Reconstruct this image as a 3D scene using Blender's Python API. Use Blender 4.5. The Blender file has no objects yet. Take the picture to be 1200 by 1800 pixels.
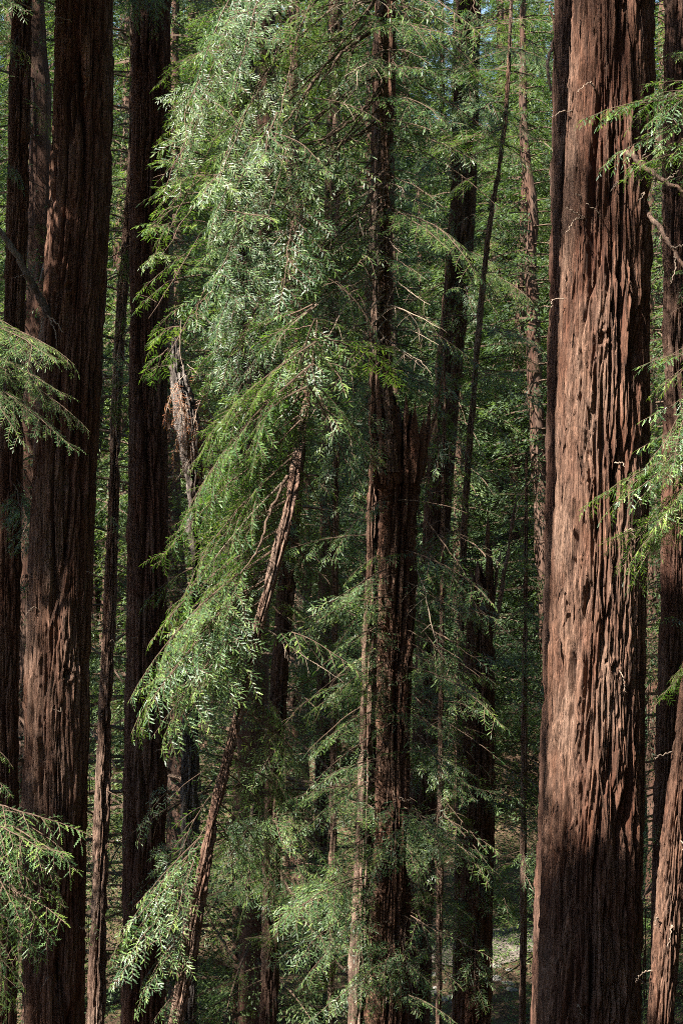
import bpy, math, random
import numpy as np
from mathutils import Matrix, Vector

# ------------------------------------------------------------------ camera, sky, sun, exposure
scene = bpy.context.scene
col = scene.collection
R = math.radians
CAM_H = 12.0
F = 3000.0                       # focal length in pixels of the 1200 x 1800 photograph

cam = bpy.data.cameras.new('camera'); cam_ob = bpy.data.objects.new('camera', cam); col.objects.link(cam_ob)
cam.sensor_fit = 'VERTICAL'; cam.sensor_height = 36.0; cam.lens = 60.0
cam.clip_start = 0.1; cam.clip_end = 2000.0
cam_ob.location = (0, 0, CAM_H); cam_ob.rotation_euler = (R(90), 0, 0)
scene.camera = cam_ob

SUN_AZ, SUN_EL = R(50), R(50)    # azimuth left of straight-behind-the-camera, elevation
S = np.array([-math.sin(SUN_AZ)*math.cos(SUN_EL), -math.cos(SUN_AZ)*math.cos(SUN_EL), math.sin(SUN_EL)])
world = bpy.data.worlds.new('World'); scene.world = world; world.use_nodes = True
wn = world.node_tree; wn.nodes.clear()
wo = wn.nodes.new('ShaderNodeOutputWorld'); wb = wn.nodes.new('ShaderNodeBackground'); sk = wn.nodes.new('ShaderNodeTexSky')
sk.sky_type = 'NISHITA'; sk.sun_disc = False; sk.sun_elevation = SUN_EL
sk.dust_density = 0.3
sk.sun_rotation = math.atan2(S[0], S[1])
wb.inputs['Strength'].default_value = 0.05
wn.links.new(sk.outputs[0], wb.inputs[0]); wn.links.new(wb.outputs[0], wo.inputs[0])
sun = bpy.data.lights.new('sun', 'SUN'); sun.energy = 5.0; sun.angle = R(0.5); sun.color = (1.0, 0.95, 0.87)
sun_ob = bpy.data.objects.new('sun', sun); col.objects.link(sun_ob)
sun_ob.location = (0, 0, 80)
sun_ob.rotation_euler = Vector(S).to_track_quat('Z', 'Y').to_euler()
scene.view_settings.view_transform = 'Standard'; scene.view_settings.look = 'None'
scene.view_settings.exposure = 2.55; scene.view_settings.gamma = 1.0; scene.view_settings.use_curve_mapping = False
scene.render.engine = 'CYCLES'
scene.cycles.max_bounces = 4; scene.cycles.diffuse_bounces = 1; scene.cycles.glossy_bounces = 1
scene.cycles.transmission_bounces = 2; scene.cycles.adaptive_threshold = 0.02; scene.cycles.debug_use_spatial_splits = True; scene.cycles.transparent_max_bounces = 4
scene.cycles.caustics_reflective = False; scene.cycles.caustics_refractive = False
scene.cycles.use_denoising = False; scene.cycles.filter_width = 1.0

rng = np.random.default_rng(11)
random.seed(11)

# ------------------------------------------------------------------ helpers
def at(px, py, Y):
    """photograph pixel -> world point at depth Y"""
    return np.array([(px-600.0)/F*Y, Y, CAM_H+(900.0-py)/F*Y])

def sstep(a, b, x):
    t = np.clip((x-a)/(b-a), 0, 1); return t*t*(3-2*t)

_perm = {}
def perlin(P, seed=0):
    if seed not in _perm:
        r = np.random.default_rng(seed+100); p = r.permutation(256)
        g = r.normal(size=(256, 3)); g /= np.linalg.norm(g, axis=1)[:, None]
        _perm[seed] = (np.concatenate([p, p, p]), g)
    perm, grad = _perm[seed]
    i = np.floor(P).astype(np.int64); f = P-i; i &= 255
    u = f*f*f*(f*(f*6-15)+10)
    out = 0
    for dx in (0, 1):
        wx = u[:, 0] if dx else 1-u[:, 0]
        for dy in (0, 1):
            wy = u[:, 1] if dy else 1-u[:, 1]
            for dz in (0, 1):
                wz = u[:, 2] if dz else 1-u[:, 2]
                h = perm[perm[perm[(i[:, 0]+dx) & 255]+((i[:, 1]+dy) & 255)]+((i[:, 2]+dz) & 255)]
                g = grad[h]
                out = out+wx*wy*wz*(g[:, 0]*(f[:, 0]-dx)+g[:, 1]*(f[:, 1]-dy)+g[:, 2]*(f[:, 2]-dz))
    return out*1.5

def mk_mesh(name, V, Fc, mats, midx=None, attrs=None, smooth=False):
    """V (n,3); Fc list of (m,k) int arrays; midx list of material indices, one array or int per face block"""
    V = np.asarray(V, dtype=np.float32)
    me = bpy.data.meshes.new(name)
    me.vertices.add(len(V)); me.vertices.foreach_set('co', V.ravel())
    loops = np.concatenate([f.ravel() for f in Fc]).astype(np.int32)
    sizes = np.concatenate([np.full(len(f), f.shape[1], dtype=np.int32) for f in Fc])
    starts = np.concatenate([[0], np.cumsum(sizes)[:-1]]).astype(np.int32)
    me.loops.add(len(loops)); me.loops.foreach_set('vertex_index', loops)
    me.polygons.add(len(sizes)); me.polygons.foreach_set('loop_start', starts); me.polygons.foreach_set('loop_total', sizes)
    for m in mats: me.materials.append(m)
    if midx is not None:
        mi = np.concatenate([np.full(len(f), a, dtype=np.int32) if np.isscalar(a) else np.asarray(a, dtype=np.int32) for f, a in zip(Fc, midx)])
        me.polygons.foreach_set('material_index', mi)
    me.update(calc_edges=True)
    me.polygons.foreach_set('use_smooth', np.full(len(sizes), smooth, dtype=bool))
    for k, v in (attrs or {}).items():
        a = me.attributes.new(k, 'FLOAT', 'POINT'); a.data.foreach_set('value', np.asarray(v, dtype=np.float32))
    return me

def link(name, data, parent=None, loc=None):
    o = bpy.data.objects.new(name, data); col.objects.link(o)
    if parent is not None: o.parent = parent
    if loc is not None: o.location = Vector([float(c) for c in loc])
    return o

def tag(o, label=None, cat=None, group=None, kind=None):
    if label: o['label'] = label
    if cat: o['category'] = cat
    if group: o['group'] = group
    if kind: o['kind'] = kind
    return o

def tube(pts, rad, n=6):
    """tapered tube round a polyline -> verts, quads"""
    pts = np.asarray(pts, float); rad = np.asarray(rad, float)
    T = np.gradient(pts, axis=0); T /= np.linalg.norm(T, axis=1)[:, None]+1e-9
    ref = np.array([0, 0, 1.0]) if abs(T[:, 2]).mean() < 0.8 else np.array([1.0, 0, 0])
    A = np.cross(T, ref); A /= np.linalg.norm(A, axis=1)[:, None]+1e-9
    B = np.cross(T, A)
    th = np.arange(n)*2*math.pi/n
    V = pts[:, None, :]+rad[:, None, None]*(A[:, None, :]*np.cos(th)[None, :, None]+B[:, None, :]*np.sin(th)[None, :, None])
    m = len(pts); i = np.arange(m-1)[:, None]*n; j = np.arange(n)[None, :]; k = (j+1) % n
    Q = np.stack([i+j, i+k, i+n+k, i+n+j], -1).reshape(-1, 4)
    return V.reshape(-1, 3), Q

class Acc:
    def __init__(s): s.V = []; s.F = {}; s.n = 0; s.A = []
    def add(s, V, Fc, mi, tint=0.5):
        s.V.append(V); s.F.setdefault((Fc.shape[1], mi), []).append(Fc+s.n); s.n += len(V)
        s.A.append(np.full(len(V), tint) if np.isscalar(tint) else tint)
    def mesh(s, name, mats, smooth=False):
        ks = list(s.F); Fc = [np.concatenate(s.F[k]) for k in ks]
        return mk_mesh(name, np.concatenate(s.V), Fc, mats, [k[1] for k in ks], {'tint': np.concatenate(s.A)}, smooth)

# ------------------------------------------------------------------ materials
class NT:
    def __init__(s, name):
        s.m = bpy.data.materials.new(name); s.m.use_nodes = True; s.t = s.m.node_tree; s.t.nodes.clear()
        s.out = s.n('ShaderNodeOutputMaterial')
    def n(s, typ, **kw):
        x = s.t.nodes.new(typ)
        for k, v in kw.items():
            if hasattr(x, k): setattr(x, k, v)
        return x
    def l(s, a, b): s.t.links.new(a, b)
    def ramp(s, fac, stops):
        r = s.n('ShaderNodeValToRGB'); e = r.color_ramp.elements
        while len(e) < len(stops): e.new(0.5)
        for q, (p, c) in zip(e, stops): q.position = p; q.color = (*c, 1)
        s.l(fac, r.inputs[0]); return r.outputs[0]
    def noise(s, vec, scale, detail=3, rough=0.6):
        x = s.n('ShaderNodeTexNoise'); x.inputs['Scale'].default_value = scale; x.inputs['Detail'].default_value = detail
        x.inputs['Roughness'].default_value = rough; s.l(vec, x.inputs['Vector']); return x.outputs['Fac']
    def mix(s, fac, a, b, blend='MIX'):
        x = s.n('ShaderNodeMix'); x.data_type = 'RGBA'; x.blend_type = blend
        for sock, v in ((x.inputs[0], fac), (x.inputs[6], a), (x.inputs[7], b)):
            if isinstance(v, (int, float)): sock.default_value = v
            elif isinstance(v, tuple): sock.default_value = (*v, 1)
            else: s.l(v, sock)
        return x.outputs[2]
    def scaled(s, vec, sc):
        x = s.n('ShaderNodeMapping'); x.inputs['Scale'].default_value = sc; s.l(vec, x.inputs[0]); return x.outputs[0]

def bark_material(name, inner, outer, pale, bump=1.0, vs=0.07, fs=1.0):
    N = NT(name); co = N.n('ShaderNodeTexCoord').outputs['Object']
    st = N.scaled(co, (1, 1, vs)); rid = N.n('ShaderNodeAttribute', attribute_name='ridge').outputs['Fac']
    c = N.mix(rid, inner, outer)
    patch = N.noise(N.scaled(co, (1, 1, 0.28)), 2.2, 3)
    c = N.mix(N.ramp(patch, [(0.42, (0, 0, 0)), (0.66, (0.75, 0.75, 0.75))]), c, pale)
    fib = N.noise(st, 62*fs, 4, 0.8)
    c = N.mix(0.9, c, N.ramp(fib, [(0.3, (0.3, 0.27, 0.26)), (0.5, (1, 1, 1)), (0.68, (1.7, 1.65, 1.6))]), 'MULTIPLY')
    c = N.mix(0.85, c, N.ramp(N.noise(N.scaled(co, (1, 1, vs*0.6)), 17*fs, 3, 0.75), [(0.32, (0.34, 0.29, 0.27)), (0.47, (0.95, 0.92, 0.9)), (0.58, (1.1, 1.1, 1.1)), (0.7, (1.75, 1.75, 1.8))]), 'MULTIPLY')
    bl = N.noise(N.scaled(co, (1, 1, 0.2)), 9, 4, 0.7)
    c = N.mix(0.6, c, N.ramp(bl, [(0.3, (0.55, 0.5, 0.5)), (0.55, (1, 1, 1)), (0.75, (1.25, 1.2, 1.15))]), 'MULTIPLY')
    b = N.n('ShaderNodeBump'); b.inputs['Strength'].default_value = 1.0*bump; b.inputs['Distance'].default_value = 0.035
    N.l(N.noise(st, 38*fs, 4, 0.72), b.inputs['Height'])
    b2 = N.n('ShaderNodeBump'); b2.inputs['Strength'].default_value = 0.6*bump; b2.inputs['Distance'].default_value = 0.02
    N.l(N.noise(N.scaled(co, (1, 1, 0.35)), 26*fs, 4, 0.7), b2.inputs['Height']); N.l(b.outputs[0], b2.inputs['Normal'])
    p = N.n('ShaderNodeBsdfPrincipled'); p.inputs['Roughness'].default_value = 0.85
    p.inputs['Specular IOR Level'].default_value = 0.2
    N.l(c, p.inputs['Base Color']); N.l(b2.outputs[0], p.inputs['Normal']); N.l(p.outputs[0], N.out.inputs[0])
    return N.m

def leaf_material(name, dark, mid, tip, rough=0.42, spec=0.6, trans=0.38, lo=(0.75, 0.85, 0.85)):
    N = NT(name)
    tint = N.n('ShaderNodeAttribute', attribute_name='tint').outputs['Fac']
    c = N.ramp(tint, [(0.0, dark), (0.6, mid), (1.0, tip)])
    oi = N.n('ShaderNodeObjectInfo').outputs['Random']
    c = N.mix(1.0, c, N.ramp(oi, [(0.0, lo), (0.5, (1, 1, 1)), (1.0, (1.2, 1.12, 0.85))]), 'MULTIPLY')
    p = N.n('ShaderNodeBsdfPrincipled'); p.inputs['Roughness'].default_value = rough
    p.inputs['Specular IOR Level'].default_value = spec
    t = N.n('ShaderNodeBsdfTranslucent'); tc = N.mix(1.0, c, (1.35, 1.5, 0.55), 'MULTIPLY')
    m = N.n('ShaderNodeMixShader'); m.inputs[0].default_value = trans
    N.l(c, p.inputs['Base Color']); N.l(tc, t.inputs[0])
    N.l(p.outputs[0], m.inputs[1]); N.l(t.outputs[0], m.inputs[2]); N.l(m.outputs[0], N.out.inputs[0])
    return N.m

def plain_material(name, a, b, scale=30, rough=0.85, zs=0.2):
    N = NT(name); co = N.n('ShaderNodeTexCoord').outputs['Object']
    f = N.noise(N.scaled(co, (1, 1, zs)), scale, 4, 0.7)
    c = N.ramp(f, [(0.3, a), (0.7, b)])
    bm = N.n('ShaderNodeBump'); bm.inputs['Strength'].default_value = 0.6; bm.inputs['Distance'].default_value = 0.01; N.l(f, bm.inputs['Height'])
    p = N.n('ShaderNodeBsdfPrincipled'); p.inputs['Roughness'].default_value = rough; p.inputs['Specular IOR Level'].default_value = 0.25
    N.l(c, p.inputs['Base Color']); N.l(bm.outputs[0], p.inputs['Normal']); N.l(p.outputs[0], N.out.inputs[0]); return N.m

def ground_material():
    N = NT('forest_floor'); co = N.n('ShaderNodeTexCoord').outputs['Object']
    f = N.noise(co, 1.3, 5, 0.7); g = N.noise(co, 14, 4, 0.75)
    c = N.ramp(f, [(0.32, (0.05, 0.032, 0.02)), (0.55, (0.10, 0.066, 0.042)), (0.68, (0.05, 0.07, 0.02))])
    c = N.mix(0.7, c, N.ramp(g, [(0.3, (0.4, 0.4, 0.4)), (0.7, (1.5, 1.45, 1.4))]), 'MULTIPLY')
    bm = N.n('ShaderNodeBump'); bm.inputs['Strength'].default_value = 1.0; bm.inputs['Distance'].default_value = 0.08; N.l(g, bm.inputs['Height'])
    p = N.n('ShaderNodeBsdfPrincipled'); p.inputs['Roughness'].default_value = 0.95; p.inputs['Specular IOR Level'].default_value = 0.1
    N.l(c, p.inputs['Base Color']); N.l(bm.outputs[0], p.inputs['Normal']); N.l(p.outputs[0], N.out.inputs[0]); return N.m

BARK = bark_material('redwood_bark', (0.062, 0.023, 0.012), (0.1, 0.048, 0.028), (0.155, 0.1, 0.07))
BARK_DARK = bark_material('dark_redwood_bark', (0.07, 0.03, 0.018), (0.10, 0.05, 0.033), (0.13, 0.085, 0.062))
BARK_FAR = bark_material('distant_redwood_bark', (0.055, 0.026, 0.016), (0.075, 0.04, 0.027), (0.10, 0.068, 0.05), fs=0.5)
BARK_YOUNG = bark_material('young_redwood_bark', (0.10, 0.052, 0.033), (0.14, 0.086, 0.06), (0.21, 0.155, 0.118), vs=0.2)
BARK_GREY = bark_material('grey_lichen_bark', (0.06, 0.045, 0.036), (0.09, 0.072, 0.06), (0.17, 0.155, 0.14), vs=0.3)
TWIG = plain_material('twig_bark', (0.045, 0.027, 0.017), (0.10, 0.064, 0.042), 40)
DEADTWIG = plain_material('bare_dead_twig', (0.11, 0.075, 0.052), (0.25, 0.19, 0.14), 40)
LEAF = leaf_material('redwood_needles', (0.034, 0.076, 0.028), (0.09, 0.155, 0.055), (0.175, 0.255, 0.058), rough=0.44, spec=0.6, trans=0.4)
LEAF_FAR = leaf_material('distant_needles', (0.034, 0.058, 0.026), (0.064, 0.102, 0.042), (0.125, 0.17, 0.058), rough=0.55, spec=0.35, trans=0.42, lo=(0.35, 0.42, 0.42))
LEAF_BUSH = leaf_material('undergrowth_leaves', (0.035, 0.06, 0.02), (0.065, 0.11, 0.03), (0.13, 0.18, 0.045), trans=0.4)
LEAF_DEAD = leaf_material('dead_brown_needles', (0.13, 0.05, 0.025), (0.2, 0.08, 0.04), (0.3, 0.14, 0.07), spec=0.2, trans=0.25)
GROUND = ground_material()
PATHM = plain_material('path_dirt', (0.09, 0.07, 0.055), (0.17, 0.14, 0.115), 9, zs=1)
STONE = plain_material('creek_stone', (0.10, 0.09, 0.08), (0.22, 0.2, 0.18), 8, zs=1)

# ------------------------------------------------------------------ ground
def gz(x, y):
    x = np.asarray(x, float); y = np.asarray(y, float)
    z = 10.3*(1-sstep(-4, 25, y))+0.42*np.maximum(y-58, 0)*sstep(58, 75, y)
    z = np.minimum(z, 46+0.05*y)
    n = perlin(np.stack([x.ravel()*0.08, y.ravel()*0.08, 0*x.ravel()+3.3], 1), 5).reshape(x.shape)
    n2 = perlin(np.stack([x.ravel()*0.5, y.ravel()*0.5, 0*x.ravel()+1.3], 1), 6).reshape(x.shape)
    return z+0.6*n*sstep(8, 25, y)+0.12*n2

xs = np.concatenate([np.linspace(-600, -60, 19), np.linspace(-55, 55, 160), np.linspace(60, 600, 19)])
ys = np.concatenate([np.linspace(-300, -12, 15), np.linspace(-10, 130, 230), np.linspace(135, 900, 30)])
gx, gy = np.meshgrid(xs, ys); gzz = gz(gx, gy)
nx = len(xs); ii = (np.arange(len(ys)-1)[:, None]*nx+np.arange(nx-1)[None, :]).ravel()
gm = mk_mesh('ground', np.stack([gx.ravel(), gy.ravel(), gzz.ravel()], 1), [np.stack([ii, ii+1, ii+nx+1, ii+nx], 1)], [GROUND], smooth=True)
tag(link('ground', gm), kind='structure')

# ------------------------------------------------------------------ trunks
def smooth_curve(pts, ts):
    """pts sorted by decreasing pixel y (upwards); cubic (Catmull-Rom) interpolation in py"""
    pts = np.asarray(pts, float); k = pts[:, 0]
    m = np.gradient(pts[:, 1:], k, axis=0)
    idx = np.clip(np.searchsorted(k, ts)-1, 0, len(k)-2)
    h = (k[idx+1]-k[idx]); t = (ts-k[idx])/h
    tt = np.clip(t, -0.2, 1.2)[:, None]; h = h[:, None]
    p0, p1, m0, m1 = pts[idx, 1:], pts[idx+1, 1:], m[idx], m[idx+1]
    return (2*tt**3-3*tt**2+1)*p0+(tt**3-2*tt**2+tt)*h*m0+(-2*tt**3+3*tt**2)*p1+(tt**3-tt**2)*h*m1

def bark_relief(th, z, rad, seed, scale=1.0, depth=1.0, knots=(), fine=True):
    """outward offset of the bark (m) and how far out the surface stands (0..1)"""
    P = np.stack([np.cos(th)*rad, np.sin(th)*rad, z], 1)
    w = np.stack([perlin(P*np.array([3, 3, 0.9])/scale+7, seed+1), perlin(P*np.array([3, 3, 0.9])/scale+19, seed+2), 0*z], 1)
    Q = P+0.03*scale*w
    n1 = perlin(Q*np.array([4.2, 4.2, 0.22])/scale, seed+3)
    n2 = perlin(Q*np.array([11., 11., 0.6])/scale+31, seed+4)
    n0 = perlin(P*np.array([1.6, 1.6, 0.22])/scale+11, seed+5)
    fur1 = 1-sstep(0.0, 0.12, np.abs(n1)); fur2 = 1-sstep(0.0, 0.16, np.abs(n2))
    br = sstep(-0.25, 0.25, perlin(Q*np.array([4, 4, 1.2])/scale+77, seed+6))
    d = 0.05*n0-0.125*fur1*(0.5+0.5*br)-0.075*fur2*(0.4+0.6*br)
    fib = 0*z
    if fine:
        n3 = perlin(Q*np.array([27., 27., 1.3])/scale+5, seed+7)
        n5 = perlin(Q*np.array([52., 52., 3.4])/scale+15, seed+11)
        n4 = perlin(Q*np.array([24., 24., 3.5])/scale+55, seed+8)
        # shaggy plates: saw-toothed ends that lift away from the trunk and break off
        zz = z/scale*1.7+2.4*perlin(Q*np.array([9, 9, 0.6])/scale+91, seed+9)+2.0*n1
        saw = zz-np.floor(zz)
        lift = sstep(0.55, 0.0, saw)*sstep(0.0, 0.03, saw)
        pits = sstep(0.32, 0.5, perlin(Q*np.array([30, 30, 4.0])/scale+25, seed+12))
        cr = 1-sstep(0.0, 0.3, np.abs(n3)); cr5 = 1-sstep(0.0, 0.3, np.abs(n5))
        gouge = sstep(0.30, 0.42, perlin(Q*np.array([19., 19., 1.3])/scale+65, seed+15))
        d = d-0.055*gouge-0.03*cr-0.014*cr5+0.012*n4-0.03*pits+0.022*lift*sstep(0.0, 0.3, perlin(Q*np.array([6, 6, 1.2])/scale+41, seed+10))
        fib = 0.5-cr-0.4*cr5-pits
    d = d*depth
    for (kt, kz, kr) in knots:
        a = (np.mod(th-kt+math.pi, 2*math.pi)-math.pi)*rad; r = np.hypot(a, (z-kz)*0.8)/kr
        wob = perlin(np.stack([a*14, z*14, 0*z+kz], 1), seed+13)+0.6*perlin(np.stack([a*40, z*30, 0*z+kz], 1), seed+14)
        r = r*(1+0.9*wob); d += kr*((0.3+0.5*wob)*np.exp(-((r-1.0)/0.5)**2)-0.8*np.exp(-(r/0.5)**2))
    ridge = np.clip(0.6-0.6*fur1-0.3*fur2+0.35*n0+0.2*n2+0.45*fib, 0, 1)
    return d, ridge

TRUNKS = []          # (x(z), y(z), r) samplers for later use
def make_trunk(root, spec, nu, rows, mat, seed, scale=1.0, depth=1.0, top=-1100, knots=(), flare=0.0, zmin=None, broken=None, name='trunk', fine=True):
    """spec rows: (py, px, width_px, Y) from top to bottom of the picture"""
    spec = np.asarray(sorted(spec), float)
    bx, by, bz = root.location
    pw = np.stack([np.concatenate([[at(px, py, Y)[i] for i in range(3)], [w/F*Y/2]]) for py, px, w, Y in spec])
    zs_ = pw[:, 2][::-1]; cur = np.column_stack([zs_, pw[::-1, 0], pw[::-1, 1], pw[::-1, 3]])
    ztop_in, zbot_in = at(0, min(-40, 1e9), spec[0, 3])[2], at(0, 1840, spec[-1, 3])[2]
    if broken: ztop_in = zs_[-1]
    ztop = min(ztop_in, zs_[-1]) if broken else at(0, top, spec[0, 3])[2]
    zg = float(gz(np.array([pw[-1, 0]]), np.array([pw[-1, 1]]))[0])-0.6
    if zmin is not None: zg = zmin
    lo_end = max(zbot_in, zg)
    seg = [np.linspace(zg, lo_end, 26)[:-1]] if zg < zbot_in-0.05 else []
    hi = min(ztop, ztop_in)
    seg.append(np.linspace(lo_end, hi, rows))
    if ztop > hi+0.1: seg.append(np.linspace(hi, ztop, 30)[1:])
    zv = np.concatenate(seg)
    k = cur[:, 0]
    C = smooth_curve(cur, np.clip(zv, k[0], k[-1]))
    sl_lo = (cur[1, 1:3]-cur[0, 1:3])/(k[1]-k[0]); sl_hi = (cur[-1, 1:3]-cur[-2, 1:3])/(k[-1]-k[-2])
    C[:, 0:2] += np.minimum(zv-k[0], 0)[:, None]*sl_lo*0.6+np.maximum(zv-k[-1], 0)[:, None]*sl_hi*0.8
    rad = C[:, 2]*np.where(zv > k[-1], np.maximum(1-0.012*(zv-k[-1]), 0.35), 1.0)*(1+0.02*np.maximum(k[0]-zv, 0))
    rad = rad*(1+flare*np.exp(-(zv-zg)/0.9))
    TRUNKS.append((zv.copy(), C[:, 0].copy(), C[:, 1].copy(), rad.copy()))
    nu = int(nu*0.7); q = np.linspace(0, 1, nu, endpoint=False); th = math.pi*0.9+np.where(q < 0.76, q/0.76*1.2*math.pi, 1.2*math.pi+(q-0.76)/0.24*0.8*math.pi)
    TH, Z = np.meshgrid(th, zv); RD = np.repeat(rad[:, None], nu, 1)
    d, ridge = bark_relief(TH.ravel(), Z.ravel(), RD.ravel(), seed, scale, depth, knots, fine)
    rr = RD.ravel()+d
    zz = Z.ravel().copy()
    if broken:
        j = perlin(np.stack([np.cos(TH.ravel())*1.6, np.sin(TH.ravel())*1.6, 0*zz+seed], 1), seed+20)+0.6*perlin(np.stack([np.cos(TH.ravel())*5, np.sin(TH.ravel())*5, 0*zz+seed], 1), seed+21)
        t = sstep(ztop-broken, ztop, zz); zz = zz+t*(j*0.75*broken); rr *= 1-0.25*t
    V = np.stack([np.repeat(C[:, 0][:, None], nu, 1).ravel()+np.cos(TH.ravel())*rr-bx,
                  np.repeat(C[:, 1][:, None], nu, 1).ravel()+np.sin(TH.ravel())*rr-by, zz-bz], 1)
    m = len(zv); i = np.arange(m-1)[:, None]*nu; j = np.arange(nu)[None, :]; kk = (j+1) % nu
    Q = np.stack([i+j, i+kk, i+nu+kk, i+nu+j], -1).reshape(-1, 4)
    # close the top with a fan
    topc = np.array([[C[-1, 0]-bx, C[-1, 1]-by, zz.reshape(m, nu)[-1].mean()-bz-(0.25*broken if broken else 0)]])
    V = np.concatenate([V, topc]); a = (m-1)*nu
    T = np.stack([a+np.arange(nu), a+(np.arange(nu)+1) % nu, np.full(nu, m*nu)], 1)
    me = mk_mesh(name, V, [Q, T], [mat], [0, 0], {'ridge': np.concatenate([ridge, [0.5]])}, smooth=True)
    o = link(name, me, root)
    return o, (zv, C[:, 0], C[:, 1], rad)

def tree_root(name, spec, label, group=None, cat='tree'):
    s = sorted(spec)[-1]; p = at(s[1], s[0], s[3])
    z = float(gz(np.array([p[0]]), np.array([p[1]]))[0])
    o = link(name, None, loc=(p[0], p[1], z)); o.empty_display_size = 0.3
    return tag(o, label, cat, group)

# ------------------------------------------------------------------ boughs (prototypes; each placed bough is its own object)
def needle_template(pairs):
    """branchlet along +x, length 1, gently curved: two ranks of needles, each a slim triangle, tips swept forward"""
    V = []; T = []; h = 0.96/pairs
    bend = lambda x, y, z: (x, y+0.10*x*(1-x), z-0.10*x*x)
    for i in range(pairs):
        x = 0.01+h*i
        L = 0.15*(math.sin(math.pi*min(1, 0.22+0.78*(i+0.5)/pairs*0.9)))**0.5
        for s in (-1, 1):
            b = len(V); xx = x+(0.5*h if s > 0 else 0)
            V += [bend(xx, 0, 0), bend(xx+0.9*h, 0, 0), bend(xx+0.95*h, s*L, 0.018)]
            T.append((b, b+1, b+2) if s > 0 else (b+1, b, b+2))
    b = len(V); V += [bend(0, -.012, .004), bend(0, .012, .004), bend(.5, .012, .004), bend(.5, -.012, .004), bend(1, 0, .004)]; T += [(b, b+3, b+2), (b, b+2, b+1), (b+3, b+4, b+2)]
    return np.array(V), np.array(T)
NEEDLE = needle_template(4)
KITE = (np.array([(0, 0, 0), (.45, -.13, .03), (1, 0, 0), (.45, .13, .03)]), np.array([(0, 1, 3), (1, 2, 3)]))
BLADE = (np.array([(0, 0, 0), (.3, -.17, .03), (1, 0, 0), (.3, .17, .03), (.7, -.13, .02), (.7, .13, .02)]), np.array([(0, 1, 3), (1, 4, 3), (4, 5, 3), (4, 2, 5)]))

def frames(D, Nn):
    D = D/(np.linalg.norm(D, axis=1)[:, None]+1e-9)
    Y = np.cross(Nn, D); Y /= np.linalg.norm(Y, axis=1)[:, None]+1e-9
    Zv = np.cross(D, Y); return np.stack([D, Y, Zv], 1)      # rows are axes

def stamp(acc, tmpl, P, D, Nn, L, mi, tint, r):
    if len(P) == 0: return
    V0, T0 = tmpl; M = frames(D, Nn)
    V = np.einsum('vk,nkj->nvj', V0, M)*L[:, None, None]+P[:, None, :]
    n, v = len(P), len(V0)
    Fc = (T0[None]+(np.arange(n)*v)[:, None, None]).reshape(-1, 3)
    acc.add(V.reshape(-1, 3), Fc, mi, np.repeat(tint, v))

def polyline_points(pts, n):
    pts = np.asarray(pts); s = np.linspace(0, len(pts)-1, n); i = np.minimum(s.astype(int), len(pts)-2); t = (s-i)[:, None]
    return pts[i]*(1-t)+pts[i+1]*t

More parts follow.
